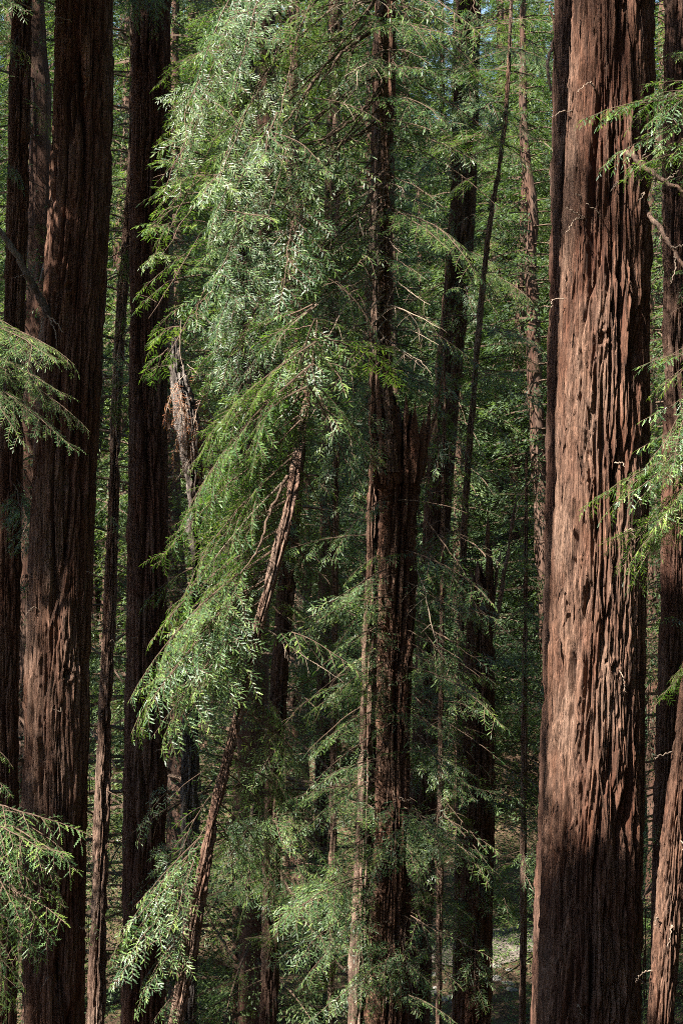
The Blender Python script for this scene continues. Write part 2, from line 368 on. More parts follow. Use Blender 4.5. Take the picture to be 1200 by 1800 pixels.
def bough_mesh(name, seed, L, leafmat=None, tmpl=NEEDLE, blen=0.066, spacing=0.0185, twig_step=0.058, width=0.42, droop=0.5, bare=0.12, arch=0.10, twigmat=None, leafless=0.0, twig_r=1.0, start=0.14):
    r = np.random.default_rng(seed); A = Acc()
    n = 14; s = np.linspace(0, 1, n)
    main = np.stack([s*L, 0.05*L*np.sin(s*3+r.uniform(0, 6))*s, arch*L*4*s*(1-s)+0.01*L*np.cumsum(r.normal(size=n))*0.3], 1)
    main[:, 1] += np.cumsum(r.normal(size=n))*0.008*L
    V, Q = tube(main, (0.0036*L+0.0016)*(1-0.85*s)*twig_r+0.0012, 5); A.add(V, Q, 1)
    P = []; D = []; NN = []; LL = []; TT = []
    def leaflets(pts, sp, keep, tb):
        pts = np.asarray(pts); ln = np.linalg.norm(np.diff(pts, axis=0), axis=1).sum()
        k = max(2, int(ln/sp)); q = polyline_points(pts, k+1); d = np.gradient(q, axis=0); d /= np.linalg.norm(d, axis=1)[:, None]+1e-9
        for i in range(k+1):
            if r.random() > keep or i/k < bare*0.7: continue
            up = np.array([0.16*r.normal(), 0.16*r.normal(), 1.0]); side = np.cross(up, d[i]); side /= np.linalg.norm(side)+1e-9
            sg = 1 if i % 2 else -1
            a = R(r.uniform(40, 60)) if i < k else 0
            dd = d[i]*math.cos(a)+side*sg*math.sin(a)+np.array([0, 0, -r.uniform(0.0, 0.3)*droop])
            P.append(q[i]); D.append(dd); NN.append(up+0.15*r.normal(size=3)); LL.append(blen*r.uniform(0.65, 1.25)*(1-0.3*i/k)); TT.append(np.clip(tb+0.32*r.normal()+0.25*(i/k-0.5), 0, 1))
    k = int(L*(1-start)/twig_step); sgn = 1
    for i in range(k):
        u = start+(1-start)*(i+r.uniform(-.3, .3))/k; u = min(max(u, 0.05), 0.985)
        p = polyline_points(main, 200)[int(u*199)]
        t = main[min(int(u*n)+1, n-1)]-main[min(int(u*n), n-2)]; t = t/np.linalg.norm(t)
        ln = width*L*(1.0-0.75*u)*min(1, u/0.25+0.35)*r.uniform(0.45, 1.15)
        if ln < 0.06: ln = 0.06
        a = R(r.uniform(38, 68)); sgn = -sgn
        side = np.array([-t[1], t[0], 0.0])*sgn
        d = t*math.cos(a)+side*math.sin(a)+np.array([0, 0, r.uniform(-0.35, 0.15)])
        d /= np.linalg.norm(d); m = 6; q = [p]; cur = d.copy()
        for j in range(m-1):
            cur = cur+np.array([0, 0, -droop*0.22])+t*0.07+0.07*r.normal(size=3); cur /= np.linalg.norm(cur); q.append(q[-1]+cur*ln/(m-1))
        q = np.array(q); tb = r.uniform(0.25, 0.6)
        V, Q = tube(q, np.linspace(0.0042, 0.0014, m)*twig_r*(0.6+0.5*ln), 3); A.add(V, Q, 1)
        keep = 0.94 if r.random() > leafless else 0.0
        leaflets(q, spacing, keep, tb)
        if ln > 0.3:
            for w in range(int(ln/0.12)):
                v = r.uniform(0.2, 0.9); pp = q[int(v*(m-1))]; tt = q[min(int(v*(m-1))+1, m-1)]-q[int(v*(m-1))-1 if int(v*(m-1)) else 0]
                tt = tt/(np.linalg.norm(tt)+1e-9); sd = np.cross([0, 0, 1.0], tt)*(1 if w % 2 else -1); l2 = ln*r.uniform(0.22, 0.5)*(1.1-v*0.6)
                e = tt*0.75+sd*0.75+np.array([0, 0, r.uniform(-.5, .1)*droop]); e /= np.linalg.norm(e)
                q2 = np.array([pp+e*l2*x+np.array([0, 0, -droop*0.35*l2*x*x]) for x in np.linspace(0, 1, 4)])
                V, Q = tube(q2, np.linspace(0.0026, 0.0012, 4)*twig_r, 3); A.add(V, Q, 1)
                leaflets(q2, spacing, keep, tb+0.05)
    if leafless < 1: leaflets(main[int(n*0.75):], spacing, 0.95, 0.6)
    if P: stamp(A, tmpl, np.array(P), np.array(D), np.array(NN), np.array(LL), 0, np.array(TT), r)
    return A.mesh(name, [leafmat or LEAF, twigmat or TWIG])

BOUGH = {L: [bough_mesh('branch', int(L*100)+i, L, width=w, droop=dr, arch=ar) for i, (w, dr, ar) in enumerate([(0.42, 0.3, 0.04), (0.5, 0.45, 0.07), (0.36, 0.65, 0.02), (0.46, 0.35, 0.09)])] for L in (0.8, 1.4, 2.2)}
SPARSE = {L: [bough_mesh('branch', 900+int(L*100)+i, L, width=0.4, droop=0.55, arch=0.04, spacing=0.04, twig_step=0.16, leafless=0.25) for i in range(2)] for L in (0.8, 1.4, 2.2)}
BARE = [bough_mesh('dead_branch', 500+i, 1.4, width=0.4, droop=0.9, twig_step=0.17, leafless=1.0, arch=0.03, twigmat=DEADTWIG, twig_r=1.15) for i in range(4)]
DEADB = [bough_mesh('dead_branch', 600+i, 0.8, leafmat=LEAF_DEAD, width=0.4, droop=1.4, twigmat=DEADTWIG, twig_r=1.2) for i in range(2)]
FARB = [bough_mesh('branch', 700+i, 3.2, leafmat=LEAF_FAR, tmpl=BLADE, blen=0.2, spacing=0.09, twig_step=0.16, width=0.42, droop=0.6, arch=0.08) for i in range(4)]
BLEN = {}
for L, ms in list(BOUGH.items())+list(SPARSE.items()):
    for m in ms: BLEN[m.name] = L
for m in BARE: BLEN[m.name] = 1.4
for m in DEADB: BLEN[m.name] = 0.8
for m in FARB: BLEN[m.name] = 3.2

def pick(kind, length):
    if kind == 'leaf': t = BOUGH
    elif kind == 'sparse': t = SPARSE
    elif kind == 'bare': return random.choice(BARE)
    elif kind == 'dead': return random.choice(DEADB)
    else: return random.choice(FARB)
    return random.choice(t[min(t, key=lambda L: abs(math.log(L/length)))])

def crown_of(root):
    for c in root.children:
        if c.name.split('.')[0] == 'crown': return c
    return link('crown', None, root)

def place_bough(root, base, tip, kind='leaf', roll=None, fat=1.0, name=None):
    base = np.asarray(base, float); tip = np.asarray(tip, float)
    d = tip-base; ln = float(np.linalg.norm(d)); d /= ln
    if kind in ('leaf', 'sparse') and ln > 2.5:
        nb = tip-d*2.4; limb(root, [base, (base+nb)/2+np.array([0, 0, 0.04]), nb+d*0.3], [.014, .011, .007], TWIG, 'limb', 5); base, ln = nb, 2.4
    me = pick(kind, ln); s = ln/BLEN[me.name]
    up = np.array([0, 0, 1.0]) if abs(d[2]) < 0.97 else np.array([d[0], d[1], 0.2])
    y = np.cross(up, d); y /= np.linalg.norm(y); z = np.cross(d, y)
    a = random.gauss(0, 0.35) if roll is None else roll
    y, z = y*math.cos(a)+z*math.sin(a), z*math.cos(a)-y*math.sin(a)
    f = s*fat
    M = Matrix(((d[0]*s, y[0]*f, z[0]*f, base[0]-root.location[0]), (d[1]*s, y[1]*f, z[1]*f, base[1]-root.location[1]), (d[2]*s, y[2]*f, z[2]*f, base[2]-root.location[2]), (0, 0, 0, 1)))
    o = bpy.data.objects.new(name or ('dead_branch' if kind in ('bare', 'dead') else 'branch'), me); col.objects.link(o)
    o.parent = crown_of(root); o.matrix_local = M
    return o

def limb(root, pts, rads, mat=BARK_YOUNG, name='limb', n=8):
    pts = polyline_smooth(np.asarray(pts, float), 24); rr = np.interp(np.linspace(0, 1, 24), np.linspace(0, 1, len(rads)), rads)
    rr = rr*(1+0.12*np.sin(np.arange(24)*1.9)+0.08*rng.normal(size=24))
    pts = pts+rng.normal(size=pts.shape)*0.006
    V, Q = tube(pts, rr, n)
    V = V-np.array(root.location)
    T = np.stack([np.arange(n-2)*0+(23*n), 23*n+np.arange(1, n-1), 23*n+np.arange(2, n)], 1)
    return link(name, mk_mesh(name, V, [Q, T], [mat], [0, 0], {'ridge': np.full(len(V), 0.6)}, True), root)

def polyline_smooth(p, n):
    if len(p) < 3: return polyline_points(p, n)
    k = np.arange(len(p), dtype=float); return smooth_curve(np.column_stack([k, p]), np.linspace(0, len(p)-1, n))

# ------------------------------------------------------------------ the trees one can pick out (top to bottom pixel rows: py, px, width, depth)
T = {}
def tree(key, name, label, spec, nu, rows, mat, seed, **kw):
    root = tree_root(name, spec, label)
    o, smp = make_trunk(root, spec, nu, rows, mat, seed, **kw)
    T[key] = (root, smp, o); return root

tree('A', 'redwood_tree', 'massive sunlit redwood with shaggy furrowed bark, the widest trunk in view',
     [(-40, 1074, 140, 16), (300, 1067, 150, 16), (700, 1058, 158, 16), (1000, 1052, 164, 16), (1400, 1042, 174, 16), (1840, 1030, 184, 16)],
     420, 640, BARK, 10, scale=1.0, depth=0.8, flare=0.3,
     knots=[(4.55, at(0, 600, 16)[2], .06), (4.75, at(0, 800, 16)[2], .035), (4.95, at(0, 1165, 16)[2], .05), (4.6, at(0, 1190, 16)[2], .03), (4.9, at(0, 30, 16)[2], .05), (4.35, at(0, 850, 16)[2], .03)])
tree('A2', 'redwood_tree', 'dark narrow redwood trunk pressed against the left side of the massive sunlit one',
     [(-40, 1002, 58, 17.1), (600, 990, 58, 17.1), (1000, 984, 60, 17.1), (1840, 966, 64, 17.1)], 200, 420, BARK_DARK, 30, scale=0.9, depth=0.7)
tree('B', 'redwood_tree', 'thick reddish redwood with a knot near its top and dappled sun lower down',
     [(-40, 150, 102, 20), (300, 142, 106, 20), (600, 126, 108, 20), (900, 112, 112, 20), (1300, 100, 118, 20), (1840, 98, 112, 20)],
     300, 560, BARK, 50, scale=1.25, depth=0.85, flare=0.3,
     knots=[(4.75, at(0, 150, 20)[2], .09), (4.7, at(0, 510, 20)[2], .06), (4.5, at(0, 395, 20)[2], .03), (5.2, at(0, 1180, 20)[2], .09)])
tree('C', 'redwood_tree', 'very dark straight redwood in full shade beside the thick reddish one',
     [(-40, 268, 66, 24), (500, 261, 70, 24), (1000, 258, 74, 24), (1840, 252, 80, 24)], 200, 420, BARK_DARK, 70, scale=1.2, depth=0.8)
tree('D', 'redwood_tree', 'slender tilted redwood standing in the gap between the thick reddish trunk and the dark one',
     [(-40, 236, 14, 27), (300, 231, 16, 27), (600, 211, 20, 27), (1000, 195, 23, 27), (1400, 181, 29, 27), (1840, 168, 34, 27)], 90, 360, BARK_YOUNG, 90, scale=0.8, depth=0.7)
tree('E', 'redwood_tree', 'shaded redwood trunk cut by the edge of the picture, behind the leafy bough',
     [(-40, 40, 36, 24), (400, 30, 40, 24), (800, 20, 42, 24), (1300, 13, 44, 24), (1840, 8, 46, 24)], 130, 400, BARK, 110, scale=1.0, depth=0.8)
tree('F1', 'redwood_tree', 'dark redwood trunk directly behind the broken-topped one, rising out of the picture',
     [(-40, 676, 34, 22), (500, 668, 46, 22), (900, 664, 50, 22), (1300, 655, 52, 22), (1840, 640, 50, 22)], 120, 380, BARK, 130, scale=1.1, depth=0.8)
tree('F2', 'broken_redwood', 'broken-topped redwood with a splintered, jagged crown of bark and a thin new leader',
     [(735, 706, 62, 18), (800, 706, 72, 18), (900, 702, 74, 18), (1200, 694, 66, 18), (1500, 688, 66, 18), (1840, 680, 76, 18)], 220, 420, BARK, 150, scale=1.0, depth=1.0, broken=0.5)
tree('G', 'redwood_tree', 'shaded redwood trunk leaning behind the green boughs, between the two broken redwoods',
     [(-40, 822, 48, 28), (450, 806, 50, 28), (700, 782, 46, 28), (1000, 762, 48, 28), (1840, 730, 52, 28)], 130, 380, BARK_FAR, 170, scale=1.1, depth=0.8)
tree('H', 'broken_redwood', 'shaded broken redwood trunk ending halfway up in dry spikes, near the massive sunlit one',
     [(1010, 852, 40, 23), (1100, 846, 52, 23), (1400, 842, 56, 23), (1840, 832, 60, 23)], 150, 300, BARK_DARK, 190, scale=1.0, depth=0.9, broken=0.7)
tree('I', 'young_redwood', 'thin crooked young redwood stem in front of the bright hillside',
     [(-40, 899, 7, 24), (200, 888, 9, 24), (450, 853, 11, 24), (620, 838, 12, 24), (900, 817, 13, 24), (1300, 808, 14, 24), (1840, 800, 15, 24)], 40, 300, BARK_YOUNG, 210, scale=0.5, depth=0.35)
tree('J', 'redwood_tree', 'shadowy redwood trunk behind the sunny twigs on the far side of the massive one',
     [(-40, 1190, 52, 25), (500, 1186, 48, 25), (1000, 1184, 46, 25), (1500, 1168, 44, 25), (1840, 1158, 44, 25)], 130, 360, BARK_DARK, 230, scale=1.0, depth=0.8)
tree('K', 'young_redwood', 'leaning sunlit young redwood with pinkish bark in the bottom corner beside the massive one',
     [(900, 1238, 36, 14.5), (1250, 1211, 44, 14.5), (1500, 1184, 48, 14.5), (1840, 1157, 50, 14.5)], 140, 330, BARK, 250, scale=0.55, depth=0.5)
tree('L', 'leaning_young_redwood', 'slim leaning redwood with pale bark and sunlit drooping boughs in mid-picture',
     [(620, 555, 6, 16.6), (700, 541, 12, 16.3), (800, 524, 17, 15.8), (880, 509, 20, 15.5), (960, 491, 21, 15.45), (1100, 455, 22, 15.45), (1250, 419, 23, 15.45), (1400, 384, 24, 15.45), (1600, 345, 26, 15.45), (1840, 304, 27, 15.45)], 100, 480, BARK_YOUNG, 270, scale=0.5, depth=0.5, broken=0.1)
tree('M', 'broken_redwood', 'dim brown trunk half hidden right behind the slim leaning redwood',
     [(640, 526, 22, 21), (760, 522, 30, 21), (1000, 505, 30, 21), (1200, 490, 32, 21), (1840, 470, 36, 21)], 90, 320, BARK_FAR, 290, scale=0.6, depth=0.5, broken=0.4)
tree('N', 'redwood_tree', 'narrow redwood trunk catching sun low down beside the foot of the broken-topped one',
     [(-40, 668, 14, 20), (1100, 648, 20, 20), (1500, 636, 28, 20), (1840, 626, 34, 20)], 80, 320, BARK_YOUNG, 310, scale=0.8, depth=0.7)
tree('O', 'grey_snag', 'pale grey broken snag hung with dead twigs beside the dark straight redwood',
     [(610, 308, 24, 22), (660, 315, 34, 22), (760, 332, 44, 22), (860, 342, 30, 22), (1200, 336, 28, 22), (1840, 330, 30, 22)], 110, 330, BARK_GREY, 330, scale=0.7, depth=1.0, broken=0.6)
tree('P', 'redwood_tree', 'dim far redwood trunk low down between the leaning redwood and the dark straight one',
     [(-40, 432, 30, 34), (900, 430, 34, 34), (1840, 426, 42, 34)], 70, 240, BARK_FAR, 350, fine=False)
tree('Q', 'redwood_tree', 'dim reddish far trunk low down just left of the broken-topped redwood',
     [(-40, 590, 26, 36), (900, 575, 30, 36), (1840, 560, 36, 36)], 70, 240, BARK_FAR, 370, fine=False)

def trunk_at(key, z):
    zv, cx, cy, rad = T[key][1]
    return np.array([np.interp(z, zv, cx), np.interp(z, zv, cy), z]), float(np.interp(z, zv, rad))
def trunk_px(key, py):
    Y = float(np.mean(T[key][1][2])); z = at(0, py, Y)[2]; return trunk_at(key, z)

# thin new leader rising from the broken redwood
r2 = T['F2'][0]
ld = [(-900, 672, 12), (-40, 671, 16), (300, 676, 18), (500, 676, 20), (700, 682, 22), (830, 690, 26)]
lo, lsmp = make_trunk(r2, [(a, b, c, 17.75) for a, b, c in ld], 60, 360, BARK_YOUNG, 410, scale=0.5, depth=0.5, broken=0.2, name='leader', top=-900, zmin=at(0, 830, 17.75)[2])
T['LD'] = (r2, lsmp, lo)


# splintered tops of the two broken trunks
def splinter(root, base, tip, w, mat, name='splinter'):
    base = np.asarray(base); tip = np.asarray(tip); n = 9; t = np.linspace(0, 1, n)
    p = base+(tip-base)*t[:, None]+rng.normal(size=(n, 3))*w*0.10*np.minimum(1, t*3)[:, None]
    prof = w*np.where(t < 0.75, 1-0.25*t, (1-t)*3.25)*(1+0.2*rng.normal(size=n)); prof = np.maximum(prof, 0.004)
    V, Q = tube(p, prof, 7)
    ang = rng.uniform(0, 3.14); ax = np.array([math.cos(ang), math.sin(ang), 0])
    rel = V.reshape(n, 7, 3)-p[:, None, :]; rel -= 0.6*(rel@ax)[..., None]*ax; rel *= 1+0.25*rng.normal(size=(n, 7, 1))
    V = (p[:, None, :]+rel).reshape(-1, 3)-np.array(root.location)
    return link(name, mk_mesh(name, V, [Q], [mat], [0], {'ridge': rng.uniform(0, 1, len(V))}, False), root)

for bxp, byp, tx, ty, w, dy in [(735, 850, 747, 730, .045, -.1), (742, 840, 756, 700, .03, 0), (725, 850, 728, 705, .05, -.2), (712, 850, 712, 690, .055, -.2), (700, 850, 697, 715, .05, -.22),
                                (662, 860, 655, 660, .045, -.12), (672, 850, 664, 640, .04, -.2), (655, 850, 648, 700, .04, 0), (690, 860, 690, 740, .06, -.22), (720, 850, 738, 760, .06, .05), (735, 830, 768, 720, .022, -.05), (765, 740, 779, 640, .016, -.05)]:
    splinter(r2, at(bxp, byp, 18+dy*0.9), at(tx, ty, 18+dy), w, BARK)
rH = T['H'][0]
for bxp, byp, tx, ty, w, dy in [(872, 1090, 908, 862, .06, -.1), (856, 1080, 857, 885, .035, -.1), (845, 1080, 838, 985, .06, -.1), (862, 1090, 880, 960, .06, 0), (836, 1090, 826, 1000, .05, 0)]:
    splinter(rH, at(bxp, byp, 23+dy), at(tx, ty, 23+dy), w, BARK_YOUNG)

# dead limbs on the massive redwood and on the thick one
rA, rB = T['A'][0], T['B'][0]
limb(rA, [at(1100, 268, 15.62), at(1128, 288, 15.45), at(1165, 318, 15.3), at(1215, 345, 15.2)], [.022, .028, .019, .013], BARK_YOUNG)
limb(rA, [at(1134, 372, 15.8), at(1160, 405, 15.6), at(1185, 445, 15.5), at(1225, 505, 15.4)], [.026, .022, .018, .014], BARK_YOUNG)
limb(rB, [at(88, 556, 19.75), at(60, 505, 19.6), at(30, 450, 19.4), at(-5, 395, 19.2)], [.05, .042, .036, .03], BARK_GREY)
limb(rA, [at(968, 160, 16.9), at(962, 110, 16.9), at(974, 60, 17.2), at(965, 10, 17.2)], [.012, .016, .014, .010], BARK_YOUNG)
for (x0, y0, x1, y1, Y) in [(1140, 300, 1165, 350, 15.4), (1165, 318, 1190, 300, 15.3), (1150, 312, 1140, 345, 15.3), (1160, 405, 1150, 450, 15.6), (1180, 435, 1205, 430, 15.5), (1185, 445, 1178, 500, 15.5), (1125, 285, 1135, 255, 15.4), (45, 480, 20, 490, 19.5), (88, 560, 100, 610, 19.6), (75, 560, 62, 605, 19.6), (85, 555, 110, 585, 19.5)]:
    limb(rA if x0 > 500 else rB, [at(x0, y0, Y), at((x0+x1)/2+4, (y0+y1)/2, Y-.05), at(x1, y1, Y-.1)], [.008, .006, .002], DEADTWIG, 'twig', 5)
for pts, rr in [([at(0, -20, 19), at(60, 18, 19.2), at(128, 38, 19.6)], [.007, .006, .004])]:
    limb(rB, pts, rr, DEADTWIG, 'twig', 5)
for key, n in (('A', 16), ('B', 10), ('C', 6), ('K', 8), ('D', 6), ('F2', 10), ('H', 5)):          # short dead twigs
    for _ in range(n):
        py = random.uniform(20, 1780)
        if key == 'K': py = random.uniform(1280, 1780)
        if key in ('F2', 'H'): py = random.uniform(1080, 1780)
        c, rad = trunk_px(key, py); a = random.uniform(math.pi*1.02, math.pi*1.98)
        d = np.array([math.cos(a), math.sin(a), 0]); ln = random.uniform(0.06, 0.26)
        p0 = c+d*(rad-0.03); p1 = c+d*(rad+ln*0.5)+np.array([0, 0, random.uniform(-.05, .06)]); p2 = p1+d*ln*0.4+np.array([random.uniform(-.1, .1), 0, random.uniform(-.16, .05)])
        limb(T[key][0], [p0, p1, p2], [.006, .0045, .0025], DEADTWIG, 'twig', 5)

# peeling strips of bark
def strip_mesh(seed):
    r = np.random.default_rng(seed); n = 12; t = np.linspace(0, 1, n)
    w = 0.5*np.sin(np.pi*np.clip(t*0.94+0.05, 0, 1))**0.6*(1+0.25*r.normal(size=n))
    lift = 0.35*np.maximum(0, t-0.55)**1.6*r.uniform(0.5, 2.5)+0.12*np.maximum(0, 0.3-t)**1.3
    side = np.cumsum(r.normal(size=n))*0.08
    V = []
    for i in range(n):
        for (u, v) in ((-1, 0), (1, 0), (0.9, 0.22), (-0.9, 0.22)):
            V.append((side[i]+u*w[i], -lift[i]*4-v+0.25*r.normal()*0.2, -t[i]))
    V = np.array(V); Q = []
    for i in range(n-1):
        for j in range(4): Q.append((i*4+j, i*4+(j+1) % 4, i*4+4+(j+1) % 4, i*4+4+j))
    return mk_mesh('bark_strip', V, [np.array(Q)], [BARK], [0], {'ridge': np.random.default_rng(seed).uniform(0.2, 1, len(V))}, False)
STRIPS = [strip_mesh(800+i) for i in range(8)]
def strips(key, n, lmin, lmax, w, lo=10, hi=1790):
    root = T[key][0]
    for _ in range(n):
        c, rad = trunk_px(key, random.uniform(lo, hi)); a = random.uniform(math.pi*1.0, math.pi*2.0)
        d = np.array([math.cos(a), math.sin(a), 0]); ln = random.uniform(lmin, lmax); ww = w*random.uniform(0.5, 1.3)
        p = c+d*(rad+0.0)-np.array(root.location)
        M = Matrix.Translation(Vector(p.tolist())) @ Matrix.Rotation(a+math.pi/2, 4, 'Z') @ Matrix.Rotation(random.gauss(0, 0.09), 4, 'Y') @ Matrix.Diagonal((ww, ww*0.9, ln, 1))
        o = bpy.data.objects.new('bark_strip', random.choice(STRIPS)); col.objects.link(o); o.parent = root; o.matrix_local = M
strips('A', 190, 0.08, 0.5, 0.014); strips('B', 60, 0.12, 0.6, 0.022, 500); strips('F2', 26, 0.15, 0.6, 0.02, 780); strips('K', 20, 0.06, 0.2, 0.012, 1260); strips('L', 24, 0.05, 0.16, 0.01, 700)
# long loose strips hanging on the shaded edge of the massive redwood
for px, py, ln, ww, a in [(1116, 1580, 0.9, 0.03, 6.0), (1122, 1660, 0.5, 0.035, 5.9), (1100, 1700, 0.7, 0.02, 5.6), (1128, 1200, 0.6, 0.02, 6.0)]:
    c, rad = trunk_px('A', py); d = np.array([math.cos(a), math.sin(a), 0]); p = c+d*(rad+0.03)-np.array(rA.location)
    o = bpy.data.objects.new('bark_strip', STRIPS[2]); col.objects.link(o); o.parent = rA
    o.matrix_local = Matrix.Translation(Vector(p.tolist())) @ Matrix.Rotation(a+math.pi/2, 4, 'Z') @ Matrix.Diagonal((ww, ww, ln, 1))

# ------------------------------------------------------------------ boughs in view
def B(key, bp, tp, Yb, Yt, kind='leaf', **kw):
    return place_bough(T[key][0], at(bp[0], bp[1], Yb), at(tp[0], tp[1], Yt), kind, **kw)
def lead_x(py): return float(np.interp(py, [-900, -40, 300, 500, 700, 830], [672, 671, 676, 676, 682, 690]))
def lean_x(py): return float(np.interp(py, [380, 520, 650, 820, 960, 1100, 1250, 1400, 1600, 1840], [575, 565, 548, 521, 494, 452, 421, 384, 340, 304]))

random.seed(101)
# sweeping boughs of the new leader: the sunlit curtain on the left of the middle
for b, t, yb, yt in [((672, -520), (470, -60), 17.8, 16.6), ((672, -430), (395, 95), 17.8, 16.8), ((672, -330), (340, 205), 17.8, 16.6), ((672, -260), (315, 290), 17.8, 16.5),
                     ((672, -170), (300, 330), 17.8, 16.7), ((672, -60), (288, 420), 17.8, 16.5), ((674, 40), (276, 465), 17.8, 16.4), ((675, 120), (262, 560), 17.8, 16.4),
                     ((675, 200), (285, 640), 17.8, 16.3), ((675, -300), (400, 190), 17.8, 16.1), ((675, -120), (380, 330), 17.8, 16.0), ((675, 20), (370, 430), 17.8, 16.0),
                     ((675, 100), (360, 540), 17.8, 15.9), ((675, 180), (380, 620), 17.8, 15.9), ((676, 260), (390, 690), 17.8, 15.9), ((676, 330), (430, 700), 17.8, 16.2),
                     ((676, -200), (480, 260), 17.8, 15.9), ((676, -20), (470, 380), 17.8, 15.9), ((676, 150), (480, 560), 17.8, 15.9), ((676, 280), (500, 640), 17.8, 16.0)]:
    b, t = np.array(b, float), np.array(t, float)
    mid = (b+t)/2+np.array([(b-t)[1], -(b-t)[0]])*0.08
    if random.random() < 0.5: B('LD', tuple(mid), tuple(t), (yb+yt)/2, yt)
    for u in (0.52, 0.68, 0.79, 0.88, 0.95):
        q = b+(t-b)*u+np.array([(b-t)[1], -(b-t)[0]])*0.32*u*(1-u); Yq = yb+(yt-yb)*u
        ln = random.uniform(95, 190)*(1.15-0.35*u); an = R(random.uniform(-12, 46)+(40 if random.random() < .15 else 0))
        sx = -1 if random.random() < 0.82 else 1
        B('LD', tuple(q), (max(q[0]+sx*ln*math.cos(an), t[0]-22), q[1]+ln*math.sin(an)), Yq, Yq+random.uniform(-.9, .9), random.choice(['leaf', 'leaf', 'leaf', 'sparse']), roll=random.gauss(0, .2))
    limb(r2, [at(*b, yb), at(*mid, (yb+yt)/2), at(*t, yt)], [.013, .009, .003], TWIG, 'limb', 5)
for i in range(50):
    y0 = random.uniform(-420, 640); left = random.random() < 0.68
    ln = random.uniform(110, 300)*(1 if left else 0.75); dr = random.uniform(0.25, 0.95)
    if y0 > 400: left = True
    x0 = lead_x(y0); sg = -1 if left else 1
    B('LD', (x0+sg*random.uniform(0, 30), y0), (x0+sg*ln, y0+ln*dr), 17.75, 17.75+random.uniform(-1.7, 0.9), random.choice(['leaf', 'leaf', 'sparse']))
for i in range(30):                                                    # short sprays round the leader itself
    y0 = random.uniform(-60, 560); ln = random.uniform(60, 150); sg = random.choice([-1, 1, 1]); x0 = lead_x(y0)
    B('LD', (x0, y0), (x0+sg*ln, y0+ln*random.uniform(0.0, 0.8)), 17.7, 17.0+random.uniform(-.6, .6), random.choice(['leaf', 'sparse']))
for i in range(34):                                                    # bare twigs catching the sun
    y0 = random.uniform(-60, 620); sg = random.choice([-1, -1, -1, 1]); ln = random.uniform(60, 190)*(1 if sg < 0 else 0.55)
    x0 = lead_x(y0)
    B('LD', (x0, y0), (x0+sg*ln, y0+ln*random.uniform(0.2, 1.3)), 17.7, 17.3+random.uniform(-1.2, .4), 'bare')
for pts, rr in [([at(672, 10, 17.7), at(640, 60, 17.4), at(600, 95, 17.1), at(560, 150, 16.9)], [.022, .018, .014, .008]),
                ([at(672, 150, 17.7), at(625, 205, 17.3), at(575, 240, 17.0), at(500, 262, 16.7)], [.02, .016, .012, .006]),
                ([at(674, 300, 17.6), at(650, 345, 17.3), at(622, 402, 17.0)], [.02, .017, .008]),
                ([at(676, 310, 17.6), at(664, 420, 17.3), at(640, 480, 17.1)], [.012, .008, .004]),
                ([at(560, 130, 16.9), at(520, 190, 16.6), at(470, 260, 16.4)], [.016, .013, .006]),
                ([at(672, -30, 17.7), at(630, 60, 17.4), at(605, 140, 17.2)], [.018, .014, .007])]:
    limb(r2, pts, rr, TWIG, 'limb', 6)

random.seed(102)
